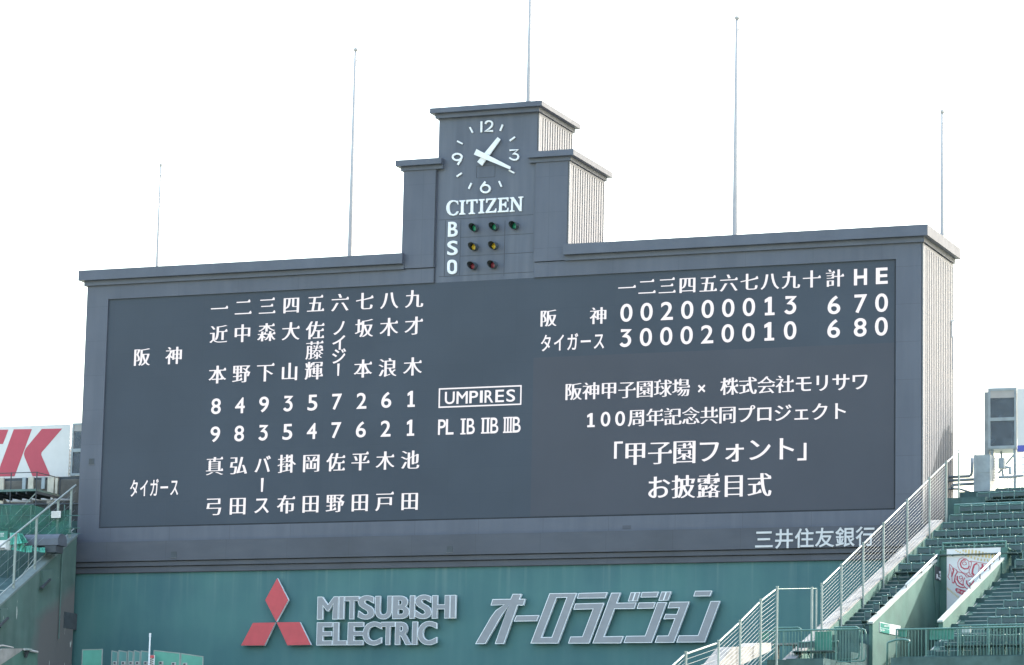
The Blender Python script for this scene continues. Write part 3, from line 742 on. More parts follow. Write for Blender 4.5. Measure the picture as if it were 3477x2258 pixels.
# ================================================================== RIGHT STAND
TRH = -0.32
def zt(t, h=0.0): return F0.z - SLOPE*t + h
gs = thing('grandstand', 'green raked stand with rows of seats, steps and a sunken entry right of the scoreboard', 'grandstand', PZ(3, 9, -9.0))
def slab(b, s0, s1, t0, t1, zb, z): b.ob(PZ(s0, t0, zb), A*(s1-s0), B*(t1-t0), UP*(z-zb))
RUN = 0.72
VS0, VS1, VT0, VT1 = 1.37, 3.58, 4.0, 10.0      # the sunken entry
b = MB(); t = -2.6
while t < 10.4:
    z = zt(t+RUN, TRH-.02)
    if t < 3.6:
        if t > -1.5: slab(b, 0, 14, t, t+RUN, -10, z)
        else: slab(b, .0, 14, t, t+RUN, -10, z)
    else:
        slab(b, 0, VS0-.12, t, t+RUN, -10, z); slab(b, VS1+.15, 14, t, t+RUN, -10, z)
    t += RUN
AISLE = zt(12.2, -.18)
TE = t
slab(b, 0, VS0-.12, TE, 13.2, -10, AISLE); slab(b, VS1+.15, 14, TE, 13.2, -10, AISLE)
obj('terrace', b, 'tread', gs)
def steps(s0, s1, t0, t1, dt=.347, h=-.30):
    b = MB(); n = MB(); k = 0
    while t0+k*dt < t1:
        te = t0+k*dt; z = zt(te, h)
        slab(b, s0, s1, te-dt, te, z-.55, z)
        slab(n, s0+.01, s1-.01, te-.03, te+.006, z-.018, z+.004); k += 1
    f = obj('stair_flight', b, 'tread', gs); obj('step_nosing', n, 'nosing', f)
steps(.02, .80, 4.75, 9.6); steps(4.12, 5.30, 3.95, 11.3)
# lower end: cross aisle edge
b = MB(); slab(b, -.5, VS0, 13.2, 13.5, -10, AISLE-.05); slab(b, VS1, 14, 13.2, 13.5, -10, AISLE-.05); obj('aisle_edge', b, 'tread', gs)
# concrete end wall with a sloping top along the fence
def sloped(b, s0, s1, t0, t1, h0, h1, zb=-10.0):
    p = [PZ(s0, t0, zb), PZ(s1, t0, zb), PZ(s1, t1, zb), PZ(s0, t1, zb), P(s0, t0, h0), P(s1, t0, h0), P(s1, t1, h1), P(s0, t1, h1)]
    return b.hexa(p)
b = MB(); sloped(b, -.44, -.03, .15, 13.4, -.01, -.01); obj('end_wall', b, 'concrete', gs)
b = MB(); sloped(b, -.44, -.03, 13.41, 17.6, -.35, -.35); obj('end_wall', b, 'concrete', gs)
b = MB(); sloped(b, -.03, .0, .15, 13.4, -.08, -.08); obj('end_wall_face', b, 'gwall', gs)
blk = reg(2260, 1980, .26891)
zq = -5.02
def hz(x, y, z): return hit(*blk(x, y), Vector((0, 0, z)), UP)
q = [hit(*blk(x, y), F0+A*-.42, A) for x, y in ((845, 806), (1105, 800), (1160, 757), (1332, 752), (1335, 850), (905, 1060), (640, 1060))]
b = MB(); b.extrude(q, A*-.5); obj('end_block', b, 'concrete', gs)
# walls of the sunken entry
b = MB(); sloped(b, VS0-.12, VS0, VT0-.1, VT1-.36, 0, 0); obj('side_wall', b, 'gwall', gs)
b = MB(); sloped(b, VS1, VS1+.15, VT0-.1, VT1-.36, 0, 0); obj('side_wall', b, 'gwall', gs)
for s0, s1 in ((VS0-.17, VS0+.03), (VS1-.02, VS1+.165)):
    b = MB()
    p = [P(s0, VT0+.25, .004), P(s1, VT0+.25, .004), P(s1, VT1-.30, .004), P(s0, VT1-.30, .004)]
    b.extrude(p, UP*.06); obj('coping', b, 'nosing', gs)
b = MB(); sloped(b, VS1+.15, 4.11, VT0+.1, 11.2, -.50, -.50); obj('kerb', b, 'gwall', gs)
b = MB(); sloped(b, VS1+.15, VS1+.19, VT0+.3, 11.2, -.485, -.485); obj('kerb_line', b, 'nosing', gs)
ZB = zt(VT0, .30)
b = MB(); slab(b, VS0-.12, VS1+.15, VT0-.3, VT0, -10, ZB-.07); obj('back_wall', b, 'gwall', gs)
b = MB(); slab(b, VS0-.16, VS1+.24, VT0-.34, VT0+.02, ZB-.07, ZB-.02); obj('coping', b, 'gwall', gs)
for s0, s1 in ((VS0-.14, VS0+.03), (VS1-.03, VS1+.19)):      # curved piers
    b = MB(); pr = [(VT0-.3, ZB), (VT0+.02, ZB), (VT0+.06, ZB-.18), (VT0+.14, ZB-.36), (VT0+.30, ZB-.50), (VT0+.55, zt(VT0+.55, .02)), (VT0+.55, zt(VT0+.55, -.4)), (VT0-.3, -6)]
    b.extrude([PZ(s0, t, z) for t, z in pr], A*(s1-s0)); obj('pier', b, 'gwall', gs)
b = MB(); slab(b, VS0, VS1, VT0, 13.0, -9.2, -8.2); obj('entry_floor', b, 'tread', gs)
b = MB(); slab(b, -.5, 14, -5.5, -2.6, -10, zt(-2.6, .02)); slab(b, -.5, 1.0, -2.6, -1.2, -10, zt(-1.5, .15)); obj('top_landing', b, 'tread', gs)
b = MB(); slab(b, .12, 12, -.62, -.50, -10, zt(-.5, .24)); obj('parapet', b, 'gwall', gs)
b = MB(); b.tube([PZ(.12, -.56, zt(-.5, .27)), PZ(12, -.56, zt(-.5, .27))], .045, 8); obj('parapet_rail', b, 'greenrail', gs)
# ---- banner in the entry
r1 = reg(2840, 1640, .26765); r2 = reg(2840, 1940, .26765); r8b = reg(3180, 1840, .15528)
BNP = PZ(0, VT0+.03, 0)
def BNpt(x, y): 
    X = hit(*r8b(x, y), BNP, B); return ((X-F0).dot(A), X.z)
s0, z1 = BNpt(222, 158); s1, _ = BNpt(1400, 122)
bn = thing('noodle_banner', 'white advertising banner with red outlined lettering hung in the sunken entry', 'banner', PZ((s0+s1)/2, VT0+.02, -5.2), None)
bn['label'] = 'white banner with curly red outlined lettering and gold ticks in the sunken entry'
b = MB(); b.ob(PZ(s0, VT0+.012, -5.2), A*(s1-s0), B*.014, UP*(z1+5.2)); obj('sheet', b, 'sign', bn)
def ban(name, cons, m_):
    b = MB(); O_ = F0+B*(VT0+.030); O_.z = 0
    b.prism([[BNpt(*p) for p in c] for c in cons], O_, A, UP, B); return obj(name, b, m_, bn)
def rb(pts, w_): return ribbon(pts, w_)
ban('print', rb([(745,440),(705,425),(640,368),(560,345),(500,380),(465,450),(470,540),(510,620),(580,675),(650,695),(705,665)], 13)+rb([(640,400),(590,388),(545,420),(520,480),(545,550),(610,590),(690,580),(718,520)], 30)+rb([(645,490),(608,508),(575,495),(565,460),(600,430),(645,450),(660,500)], 14)
    +rb([(700,440),(712,510),(690,560)], 14)+rb([(742,418),(1195,497)], 12)+rb([(742,418),(765,450),(755,520),(708,640),(730,712),(800,752),(880,742),(930,700)], 14)+rb([(890,468),(825,500),(790,600),(780,690),(820,730)], 38)
    +rb([(900,480),(930,540),(925,640),(890,720),(830,725),(800,680)], 13)+rb([(1000,480),(1010,540),(960,600)], 46)+rb([(1100,560),(1040,640)], 26), 'signred')
ban('print', rb([(285,485),(355,560),(430,605)], 12)+rb([(285,485),(278,600),(275,690),(245,755),(290,830)], 13)+rb([(300,560),(330,700),(345,885),(385,895)], 13)+rb([(350,575),(375,620),(330,760)], 32)+rb([(430,605),(455,650),(410,740),(380,900),(340,890)], 22)
    +rb([(455,655),(540,665),(620,715),(650,765)], 16)+rb([(455,660),(405,740),(400,850),(440,940),(520,990),(610,1000)], 24)+rb([(560,790),(530,815),(495,790),(500,755),(545,740),(575,780),(560,840),(520,870)], 14)+rb([(455,740),(450,820),(500,900),(580,950)], 32)
    +rb([(620,780),(585,850),(580,920),(620,990),(690,1040)], 20)+rb([(650,770),(760,755),(820,790),(800,860)], 16)+rb([(700,850),(740,825),(770,850),(740,880)], 16)+rb([(660,840),(660,910),(710,970),(760,930),(820,850)], 30)+rb([(640,715),(690,730),(720,760)], 18), 'signred')
ban('print', [rr(408, 1008, 760, 1130, 58)[::-1]] if False else [[(440,1008),(700,1085),(700,1190),(560,1160),(450,1110),(410,1060),(412,1022)]], 'signred')
O_ = F0+B*(VT0+.036); O_.z = 0
for i, ch in enumerate('カップ'):
    x, y = 478+i*72, 1068+i*26
    s_, z_ = BNpt(x, y); b = MB(); em_ = .105
    b.prism([[((px-.5)*em_, (pz-.38)*em_) for px, pz in c] for c in grow(glyph(ch), .03, .03)], O_+A*s_+UP*z_, A, UP, B); obj('print_character', b, 'sign', bn)
gl = []
for i, (x, y0, y1) in enumerate(((590,165,208),(645,165,232),(713,165,258),(787,165,280),(865,178,302),(940,195,320),(1015,215,335),(1088,230,345),(1155,237,355),(1228,243,358),(1300,243,330))):
    gl.append([(x-22, y0), (x+18, y0+4), (x+12, y1+4), (x-28, y1)])
for x, y in ((430,185),(470,210),(520,232),(575,262),(632,288),(695,310),(763,335),(835,358),(908,376),(980,390),(1052,400),(1120,408),(1250,415)):
    hh = 14+min(14, (x-430)*.04); gl.append([(x-16, y-hh), (x+16, y-hh+3), (x+12, y+hh), (x-20, y+hh-3)])
for i in range(9):
    x, y = 240+i*29, 1022+i*23; gl.append([(x-7, y-30), (x+9, y-24), (x+7, y+28), (x-9, y+20)])
gl = [c if area([BNpt(*p) for p in c]) > 0 else c[::-1] for c in gl]
ban('gold_print', gl[:24], 'gold'); ban('gold_print', gl[24:], 'gold')
# ---- small signs
def wall_s(u, v, s): return hit(u, v, F0+A*s, A)
def wsign(name, label, pts, m_, s, cat='sign'):
    q = [wall_s(*r2(x, y), s) for x, y in pts]; b = MB(); b.extrude(q, A*-.012); o = obj(name, b, m_); return tag(o, label, cat), q
sg_, q = wsign('entry_sign', 'dark plate reading R-3 on the wall inside the sunken entry', ((1255, -70), (1345, -40), (1345, 130), (1255, 105)), 'dark', VS0+.045)
def wtext(parent, txt, x0, y0, x1, y1, s, m_, bold=.04, slope=0.0):
    a_, c_ = wall_s(*r2(x0, y1), s), wall_s(*r2(x1, y1), s); h_ = wall_s(*r2(x0, y0), s).z-a_.z
    ex = (c_-a_); L = ex.length; ex = ex/L
    adv = 0; cs = []
    for ch in txt:
        g_ = grow(glyph(ch), bold, bold) if ch != ' ' else []
        if g_:
            x0_, _, x1_, _ = bbox(g_)
            cs += [[(px-x0_+adv, pz) for px, pz in c] for c in g_]; adv += x1_-x0_+.10
        else: adv += .3
    if not cs: return
    x0_, y0_, x1_, y1_ = bbox(cs); b = MB()
    b.prism([[((px-x0_)/(x1_-x0_)*L, (pz-y0_)/(y1_-y0_)*h_) for px, pz in c] for c in cs], a_+A*.004, ex, UP, A); return obj('text', b, m_, parent)
wtext(sg_, 'R', 1268, 35, 1296, 92, VS0+.05, 'white', .05); wtext(sg_, '-', 1292, 72, 1302, 80, VS0+.05, 'white', .03); wtext(sg_, '3', 1300, -5, 1336, 112, VS0+.05, 'white', .05)
o, q = wsign('direction_sign', 'green sign with white frame and two text lines at the foot of the entry wall', ((553, 642), (680, 672), (680, 797), (553, 770)), 'white', VS0+.016)
for y0, y1 in ((652, 706), (718, 765)):
    b = MB(); q = [wall_s(*r2(x, y+d_), VS0+.019) for x, y, d_ in ((558, y0-4, 2), (675, y0-4, 27), (675, y1+3, 27), (558, y1+3, 2))]
    b.extrude(q, A*-.002); obj('sign_field', b, 'plate', o)
for tx, x0, y0, x1, y1 in (('100-113', 608, 682, 665, 705), ('82-104', 566, 735, 612, 757)): wtext(o, tx, x0, y0, x1, y1, VS0+.02, 'white', .0)
o, q = wsign('notice_sheet', 'white notice sheet with faint lines beside the green sign on the entry wall', ((685, 668), (812, 692), (812, 815), (685, 795)), 'sign', VS0+.016)
for k in range(4):
    b = MB(); y = 695+k*24; q = [wall_s(*r2(x, yy), VS0+.019) for x, yy in ((695, y), (795, y+22), (795, y+27), (695, y+5))]; b.extrude(q, A*-.002); obj('print_line', b, 'pole', o)
# ---- handrails on the two entry walls, guard rail above the banner
def handrail(label, s, pts, nb):
    q = [wall_s(*p, s) for p in pts]; t_ = thing('handrail', label, 'handrail', q[0]-UP*.2)
    b = MB(); b.tube(q, .035, 8); obj('rail', b, 'white', t_, True)
    for k in range(nb):
        p = q[0].lerp(q[-1], (k+.02)/(nb-.96)); b = MB(); foot = Vector((p.x, p.y, p.z-.22)); b.bar(foot, p-UP*.02, .03); obj('bracket', b, 'dark', t_)
handrail('white handrail on the left wall of the sunken entry', VS0-.04, (r2(882, 168), r1(1278, 912)), 3)
handrail('white handrail on the right wall of the sunken entry', VS1+.08, (r8b(728, 880), r8b(1385, 245)), 4)
gr = thing('guard_rail', 'green pipe guard rail above the white banner', 'railing', PZ((VS0+VS1)/2, VT0-.15, ZB))
GP = PZ(0, VT0-.15, 0)
gq = [hit(*r1(x, y), GP, B) for x, y in ((1352, 835), (1352, 765), (1750, 752), (2150, 740), (2150, 815))]
for p0, p1 in ((gq[1], gq[3]),):
    b = MB(); b.tube([gq[1]-A*.02, gq[3]+A*.02], .032, 8); obj('rail', b, 'greenrail', gr)
for p in (gq[1], gq[2], gq[3]):
    b = MB(); b.tube([Vector((p.x, p.y, ZB-.03)), p], .03, 8); obj('post', b, 'greenrail', gr)
# ---- seats
PITCH = .4555
rowname = ['top', 'second', 'third', 'fourth', 'fifth', 'sixth', 'seventh', 'eighth', 'ninth', 'tenth', 'eleventh', 'twelfth', 'thirteenth', 'fourteenth', 'fifteenth', 'sixteenth', 'seventeenth']
ordn = ['first', 'second', 'third', 'fourth', 'fifth', 'sixth', 'seventh', 'eighth', 'ninth', 'tenth', 'eleventh', 'twelfth', 'thirteenth', 'fourteenth', 'fifteenth']
def make_seat(wd=PITCH):
    t_ = bpy.data.objects.new('stadium_seat', None); COL.objects.link(t_); t_.empty_display_size = .2
    hw = wd/2-.012
    b = MB(); pr = [(.00, .36), (.03, .36), (-.005, .60), (-.035, .60)]
    n = 6
    for i in range(n):      # gently curved back panel
        x0, x1 = -hw+2*hw*i/n, -hw+2*hw*(i+1)/n
        f0, f1 = -.03*(1-(x0/hw)**2), -.03*(1-(x1/hw)**2)
        b.hexa([A*x0+B*(f0-.012)+UP*.435, A*x1+B*(f1-.012)+UP*.435, A*x1+B*(f1+.013)+UP*.435, A*x0+B*(f0+.013)+UP*.435,
                A*x0+B*(f0-.04)+UP*.60, A*x1+B*(f1-.04)+UP*.60, A*x1+B*(f1-.015)+UP*.60, A*x0+B*(f0-.015)+UP*.60])
    obj('backrest', b, 'seat', t_)
    b = MB(); b.tube([A*(-hw)+UP*.625+B*-.03, A*(-hw*.6)+UP*.61+B*-.045, UP*.603+B*-.052, A*(hw*.6)+UP*.61+B*-.045, A*hw+UP*.625+B*-.03], [.030, .027, .026, .027, .030], 8); obj('top_rail', b, 'seatrail', t_, True)
    b = MB(); b.hexa([A*-hw+B*.04+UP*.25, A*hw+B*.04+UP*.25, A*hw+B*.38+UP*.285, A*-hw+B*.38+UP*.285, A*-hw+B*.04+UP*.275, A*hw+B*.04+UP*.275, A*hw+B*.38+UP*.315, A*-hw+B*.38+UP*.315]); obj('seat_pan', b, 'seat', t_)
    b = MB(); x = -wd/2+.006
    b.bar(A*x+B*-.0+UP*.61, A*x+B*.04+UP*-.30, .038); b.bar(A*x+B*.02+UP*.24, A*x+B*.36+UP*.27, .026); b.bar(A*x+B*.03+UP*.08, A*x+B*.30+UP*.30, .024)
    obj('frame', b, 'frame', t_); return t_
seat0 = make_seat(); used = [False]
def place_seat(s, t, label, z=None):
    if not used[0]: r = seat0; used[0] = True
    else:
        r = seat0.copy(); COL.objects.link(r)
        for ch in list(seat0.children):
            c = ch.copy(); COL.objects.link(c); c.parent = r
    r.location = P(s, t, -.32) if z is None else PZ(s, t, z)
    if label.startswith('lone'): r.scale = (.48, 1, 1)
    tag(r, label, 'seat', 'green seats of the right stand')
def smax(t):
    for v in range(1500, 2400, 10):
        s_, t_ = ST(PW, v, .2)
        if t_ >= t: return s_
    return 7
upper = [-1.95, -1.59, -.29, .60, 1.36, 2.14, 2.95, 3.72]
starts = [1.10, .55, .40, .40, .42, .42, .45, .48]
for i, t in enumerate(upper):
    s = starts[i]+PITCH/2; k = 0
    while s < smax(t)+.7:
        lab = f'{ordn[k]} green seat from the fence side in the {rowname[i]} row of the right stand' if i > 0 else f'{ordn[k]} green seat from the grey cabinet side in the top row under the advertising board'
        place_seat(s, t, lab); s += PITCH; k += 1
for i, (t, n) in enumerate(((4.42, 2), (5.20, 2))):
    for k in range(n if i == 0 else 2):
        place_seat(.30+PITCH*(k+.5)+(.12 if i else .14), t, f'{("outer", "inner")[k]} of two green seats left of the sunken entry, {("upper", "lower")[i]} pair')
for i, t in enumerate((7.37, 8.06, 8.75, 9.44)):
    place_seat(1.12, t, f'lone green seat at the edge of the left steps, {ordn[i]} below the handrail')
for i, t in enumerate((4.45, 5.16, 5.9, 6.6)):
    for k in range(2): place_seat(4.42+.25+PITCH*k+(.85 if i > 1 else 0), t, f'{("first", "second")[k]} green seat right of the steps, {ordn[i]} row below the top of the banner')
for i, t in enumerate((7.3, 8.04, 8.76, 9.45, 10.16)):
    for k in range(4): place_seat(5.40+.23+PITCH*k, t, f'{ordn[k]} green seat right of the lower steps, {ordn[i]} row down towards the front railing')
for k in range(8): place_seat(4.9+PITCH*k, 11.55, f'{ordn[k]} green seat from the left just behind the right-hand front railing', AISLE+.12)
for k in range(3): place_seat(-.02+PITCH*(k-.1)+.1, 11.9, f'{ordn[k]} green seat from the fence behind the left-hand front railing', AISLE+.0)
# ---- front railings along the cross aisle
TF = 12.2
RFP = PZ(0, TF, 0)
def rfp(u, v, dt=0.0): return hit(u, v, RFP+B*dt, B)
def railing(label, s0, s1, ztop, posts, name='railing', dt=0.0, zbot=None, loop=0):
    zb = zbot if zbot is not None else ztop-.99
    t_ = thing(name, label, 'railing', PZ((s0+s1)/2, TF+dt, AISLE), 'green pipe railings along the lower aisle')
    b = MB(); pts = [PZ(s0, TF+dt, ztop), PZ(s1, TF+dt, ztop)]
    if loop > 0: pts = [PZ(s0, TF+dt, ztop), PZ(s1-.12, TF+dt, ztop), PZ(s1-.03, TF+dt, ztop-.04), PZ(s1, TF+dt, ztop-.14), PZ(s1, TF+dt, zb+.14), PZ(s1-.04, TF+dt, zb+.03), PZ(s1-.14, TF+dt, zb)]
    b.tube(pts, .028, 8); obj('top_rail', b, 'greenrail', t_)
    b = MB(); b.tube([PZ(s0, TF+dt, zb), PZ(s1-.1 if loop else s1, TF+dt, zb)], .018, 6); obj('bottom_rail', b, 'greenrail', t_)
    for s in posts:
        b = MB(); b.tube([PZ(s, TF+dt, AISLE), PZ(s, TF+dt, ztop)], .027, 8); obj('post', b, 'greenrail', t_)
    s = s0+.105
    while s < s1-.05:
        if min([abs(s-q) for q in posts] or [1]) > .05:
            b = MB(); b.tube([PZ(s, TF+dt, zb), PZ(s, TF+dt, ztop)], .010, 5); obj('baluster', b, 'greenrail', t_)
        s += .105
    return t_
def sz(u, v, dt=0.0):
    X = rfp(u, v, dt); return (X-F0).dot(A), X.z
sa, za = sz(*r2(755, 738)); sb = sa+5.6
railing('long green pipe railing across the lower right corner, running out of view', sa, sb, za, [sa+.02, sz(*r2(1138, 750))[0], sz(*r2(1540, 720))[0], sz(*r2(1935, 720))[0], sz(*r2(2335, 720))[0], sa+4.6])
sc0, zc = sz(*blk(1172, 607)); sd = sz(*r2(375, 760))[0]
railing('green pipe railing with a rounded right end in front of the left steps', sc0, sd, zc, [sc0+.02, sz(*blk(1490, 620))[0], sz(*blk(1840, 620))[0], sz(*blk(2150, 600))[0], sd-.13], loop=1)
sm, zm = sz(*r2(1548, 690), -.6); railing('green railing standing just behind the long railing at the lower right', sm, sm+4.6, zm, [sm+.05, sm+.95, sm+1.85, sm+2.75], dt=-.6)
sm, zm = sz(*blk(1365, 567), -.5); sn = sz(*blk(1715, 570), -.5)[0]; railing('short low green railing behind the left front railing with a rounded end', sm, sn, zm, [sm+.03], dt=-.5, loop=1)
sm, zm = sz(*blk(2130, 560), -.5); sn = sz(*r2(295, 705), -.5)[0]; railing('green railing with a rounded end standing before the foot of the left steps', sm, sn, zm, [sm+.03], dt=-.5, loop=1)
def plate(label, R_, x0, y0, x1, y1, dt, m_='plate', name='green_board', cat='board'):
    a_, c_ = rfp(*R_(x0, y0), dt), rfp(*R_(x1, y1), dt); sA, sB = (a_-F0).dot(A), (c_-F0).dot(A)
    b = MB(); b.ob(PZ(sA, TF+dt-.012, c_.z), A*(sB-sA), B*.022, UP*(a_.z-c_.z)); return tag(obj(name, b, m_), label, cat)
plate('small green board hung on the left end of the long railing', r2, 782, 742, 892, 830, -.05)
plate('wide bright green board hung on the long railing', r2, 1183, 736, 1490, 862, -.05)
plate('small green board on the railing near the white end block', blk, 1197, 628, 1300, 714, -.05)
plate('tall green board behind the left front railing', blk, 1888, 612, 2095, 872, -.12)
o = plate('small pale notice tied to the railing beside the right steps', r2, 1585, 700, 1705, 775, -.64, 'sign', 'notice_sheet', 'notice')
# pipe hoop at the mouth of the entry
t_ = thing('hoop_rail', 'bent green pipe hoop at the mouth of the sunken entry', 'railing', rfp(*r2(780, 1188), .3))
b = MB(); b.tube([rfp(*r2(x, y), .3) for x, y in ((640, 1260), (648, 915), (660, 900), (760, 868), (860, 862), (930, 880), (940, 900), (920, 920), (918, 1260))], .032, 8); obj('pipe', b, 'greenrail', t_, True)
# concrete bench ledge behind the left railing
b = MB(); a_, c_ = rfp(*blk(1330, 742), -.9), rfp(*blk(1880, 772), -.9)
sA, sB = (a_-F0).dot(A), (c_-F0).dot(A)
b.ob(PZ(sA, TF-1.3, c_.z), A*(sB-sA), B*.4, UP*.06)
for k in range(3): b.ob(PZ(sA+.1+k*(sB-sA-.3)/2, TF-1.2, AISLE), A*.06, B*.25, UP*(c_.z-AISLE))
tag(obj('concrete_bench', b, 'concrete'), 'low pale bench ledge behind the left front railing', 'bench')
# ---- tall cable fence on the end wall
r3 = reg(2850, 1250, 1/2.378)
def FP(u, v): return hit(u, v, F0+A*-.01, A)
def tz(u, v):
    X = FP(u, v); return (X-F0).dot(B), X.z
def fence(label, pts, posts, ncab, step, drop0, name='cable_fence', base=None, rr_=.030):
    """pts: top rail polyline (t,z); posts: t values"""
    def rz(t):
        for (t0, z0), (t1, z1) in zip(pts, pts[1:]):
            if t0 <= t <= t1 or (t1, z1) == pts[-1]: return z0+(z1-z0)*(t-t0)/(t1-t0)
    t_ = thing(name, label, 'fence', PZ(-.01, (pts[0][0]+pts[-1][0])/2, zt(pts[-1][0], -.4)))
    b = MB(); b.tube([PZ(-.01, t, z) for t, z in pts], rr_, 8); obj('top_rail', b, 'rail', t_)
    for t in posts:
        zb = base(t) if base else zt(t, -.42)
        b = MB(); b.tube([PZ(.03, t, zb), PZ(.03, t, rz(t)+.05)], .036, 8)
        b.tube([PZ(.03, t, rz(t)+.05), PZ(.03, t, rz(t)+.09)], .048, 8); obj('post', b, 'rail', t_)
    for k in range(ncab):
        d_ = drop0+k*step; b = MB(); b.tube([PZ(-.015, t, z-d_) for t, z in pts], .0065, 5); obj('cable', b, 'cable', t_)
    return t_
ub = [tz(*r3(855, 770)), tz(2787, 1989)]
uposts = [tz(*p)[0] for p in (r3(855, 770), r3(720, 895), r3(540, 1072), r1(585, 515), r1(328, 765), r1(50, 1025), (2787, 1990))]
fence('tall pale cable fence climbing the edge of the right stand beside the scoreboard', ub, uposts, 16, .112, .13)
p0, p1 = tz(*r3(1040, 600)), tz(*r3(855, 772))
t_ = thing('stair_rail', 'thin grey stair rail at the top of the right stand beside the grey cabinet', 'railing', PZ(0, p0[0], zt(p0[0])))
b = MB(); q = [PZ(-.01, *p1), PZ(-.01, *p0), FP(*r3(1098, 617)), FP(*r3(1098, 705))]; b.tube(q, .022, 6); obj('rail', b, 'steel', t_)
b = MB(); q = [FP(*r3(965, 655)), FP(*r3(965, 1100))]; b.tube(q, .036, 8); obj('post', b, 'rail', t_)
lp = [tz(*blk(x, y)) for x, y in ((1395, 76), (1190, 236), (928, 502), (655, 757))]
lp.sort()
fence('pale cable fence beside the white end block, below the gate', lp, [p[0] for p in lp], 15, .125, .14, base=lambda t: zt(t, -.42)-.6)
l2 = [tz(*blk(x, y)) for x, y in ((655, 757), (243, 900))]
fence('low sloping wire fence left of the white end block', l2, [l2[-1][0]], 8, .16, .16, base=lambda t: -8.0)
l3 = [tz(*blk(x, y)) for x, y in ((243, 900), (90, 1040))]; l3.append((l3[1][0]+1.5, l3[1][1]-1.0))
fence('lowest steep stretch of the pale cable fence at the bottom edge', l3, [l3[-1][0]], 8, .125, .13, base=lambda t: -8.5)
gt = thing('fence_gate', 'wide open-framed gate gap with slim top rail in the pale fence', 'gate', PZ(0, tz(2756, 1992)[0], zt(12)))
g0, g1 = tz(*blk(1395, 74)), tz(*blk(1912, 66))
b = MB(); b.tube([PZ(-.01, *g0), PZ(-.01, *g1)], .011, 6); obj('top_rail', b, 'greenrail', gt)
gtp = tz(*blk(1845, 48)); b = MB(); b.tube([PZ(.0, gtp[0], -6.5), PZ(.0, *gtp)], .042, 8); obj('post', b, 'rail', gt)
gtp = tz(*blk(1900, 80)); b = MB(); b.tube([PZ(.0, gtp[0], -6.5), PZ(.0, *gtp)], .03, 8); obj('frame_bar', b, 'rail', gt)
# ================================================================== BEHIND THE RIGHT STAND
YB = 4.4
rc = reg(3150, 1300, .25870)
def RB(x, y, yy=YB): return FR(*rc(x, y), yy)
cg = thing('equipment_cage', 'grey steel mesh cage on legs to the right of the scoreboard', 'cage', RB(975, 1270))
p, q = RB(790, 78), RB(1168, 850)
x0, x1, z0, z1 = p.x, q.x, q.z, p.z; dpt = 1.2; fw_ = .085
for nm, bx in (('frame_post', (x0, x0+fw_, z0, z1)), ('frame_post', (x1-fw_, x1, z0, z1)), ('frame_bar', (x0+fw_, x1-fw_, z1-fw_, z1)), ('frame_bar', (x0+fw_, x1-fw_, z0, z0+fw_)), ('frame_bar', (x0+fw_, x1-fw_, RB(900, 500).z, RB(900, 455).z))):
    b = MB(); b.box(bx[0], bx[1], YB, YB+fw_, bx[2], bx[3]); obj(nm, b, 'steel', cg)
b = MB(); b.box(x0+fw_, x1-fw_, YB+.03, YB+.036, z0+fw_, RB(900, 200).z); obj('wire_mesh', b, 'mesh', cg)
b = MB(); b.box(x0+fw_, x1-fw_, YB+.02, YB+.05, RB(900, 198).z, z1-fw_); obj('top_panel', b, 'pole', cg)
b = MB(); b.box(x0-.26, x1, YB+dpt, YB+dpt+.03, z0, z1); obj('back_panel', b, 'dark', cg)
b = MB(); b.box(x0, x1+.02, YB, YB+dpt, z1, z1+.03); obj('roof', b, 'trim', cg)
b = MB(); b.box(x0, x1, YB+.01, YB+dpt, z0-.03, z0-.002); obj('floor_plate', b, 'steel', cg)
b = MB(); b.box(RB(965, 800).x, x1-.1, YB+.3, YB+.9, z0+.01, RB(960, 710).z); obj('equipment_box', b, 'steel', cg)
for x in (x0+.12, x1-.10):
    b = MB(); b.box(x-.05, x+.05, YB+.1, YB+.2, -1.0, z0-.03); obj('leg', b, 'steel', cg)
b = MB(); b.bar(RB(925, 1190, YB+.4), RB(1135, 940, YB+.4), .06); b.bar(RB(965, 900, YB+.5), RB(990, 1250, YB+.5), .07); obj('brace', b, 'steel', cg)
b = MB(); p, q = RB(710, 102), RB(778, 940); b.box(p.x, q.x, YB+.35, YB+.60, -.5, p.z); tag(obj('steel_column', b, 'steel'), 'plain grey steel column left of the mesh cage', 'column')
ab = thing('advertising_board', 'white advertising board with a blue bottom stripe at the right edge of view', 'sign', RB(1230, 1270))
p, q = RB(1176, 80), RB(1560, 900)
b = MB(); b.box(p.x+.01, p.x+3.0, YB-.05, YB+.1, RB(1200, 822).z, p.z); obj('panel', b, 'sign', ab)
b = MB(); b.box(p.x+.01, p.x+3.0, YB-.06, YB+.1, RB(1200, 903).z, RB(1200, 824).z); obj('blue_stripe', b, 'blue', ab)
for k in range(3):
    b = MB(); b.box(p.x+.5+k, p.x+.6+k, YB+.2, YB+.3, -1.0, RB(1200, 1000).z+.3); obj('leg', b, 'steel', ab)
for k in range(6):
    z = RB(1200, 960+k*48).z; b = MB(); b.box(p.x+.05, p.x+3, YB+.35, YB+.40, z-.03, z+.03); obj('slat', b, 'trim', ab)
cb = thing('control_cabinet', 'grey control cabinet with a panel joint at the head of the right stand', 'cabinet', RB(715, 1390, 3.2))
p, q = RB(603, 947, 3.0), RB(820, 1390, 3.0)
b = MB(); b.box(p.x, q.x, 3.0, 3.7, q.z-.9, p.z); obj('body', b, 'steel', cb)
b = MB(); zz = RB(700, 1182, 3.0).z; b.box(p.x+.14, q.x-.01, 2.985, 3.0, q.z-.85, zz-.008); obj('door', b, 'steel', cb)
b = MB(); b.box(p.x+.14, q.x-.01, 2.985, 3.0, zz+.008, p.z-.02); obj('door', b, 'steel', cb)
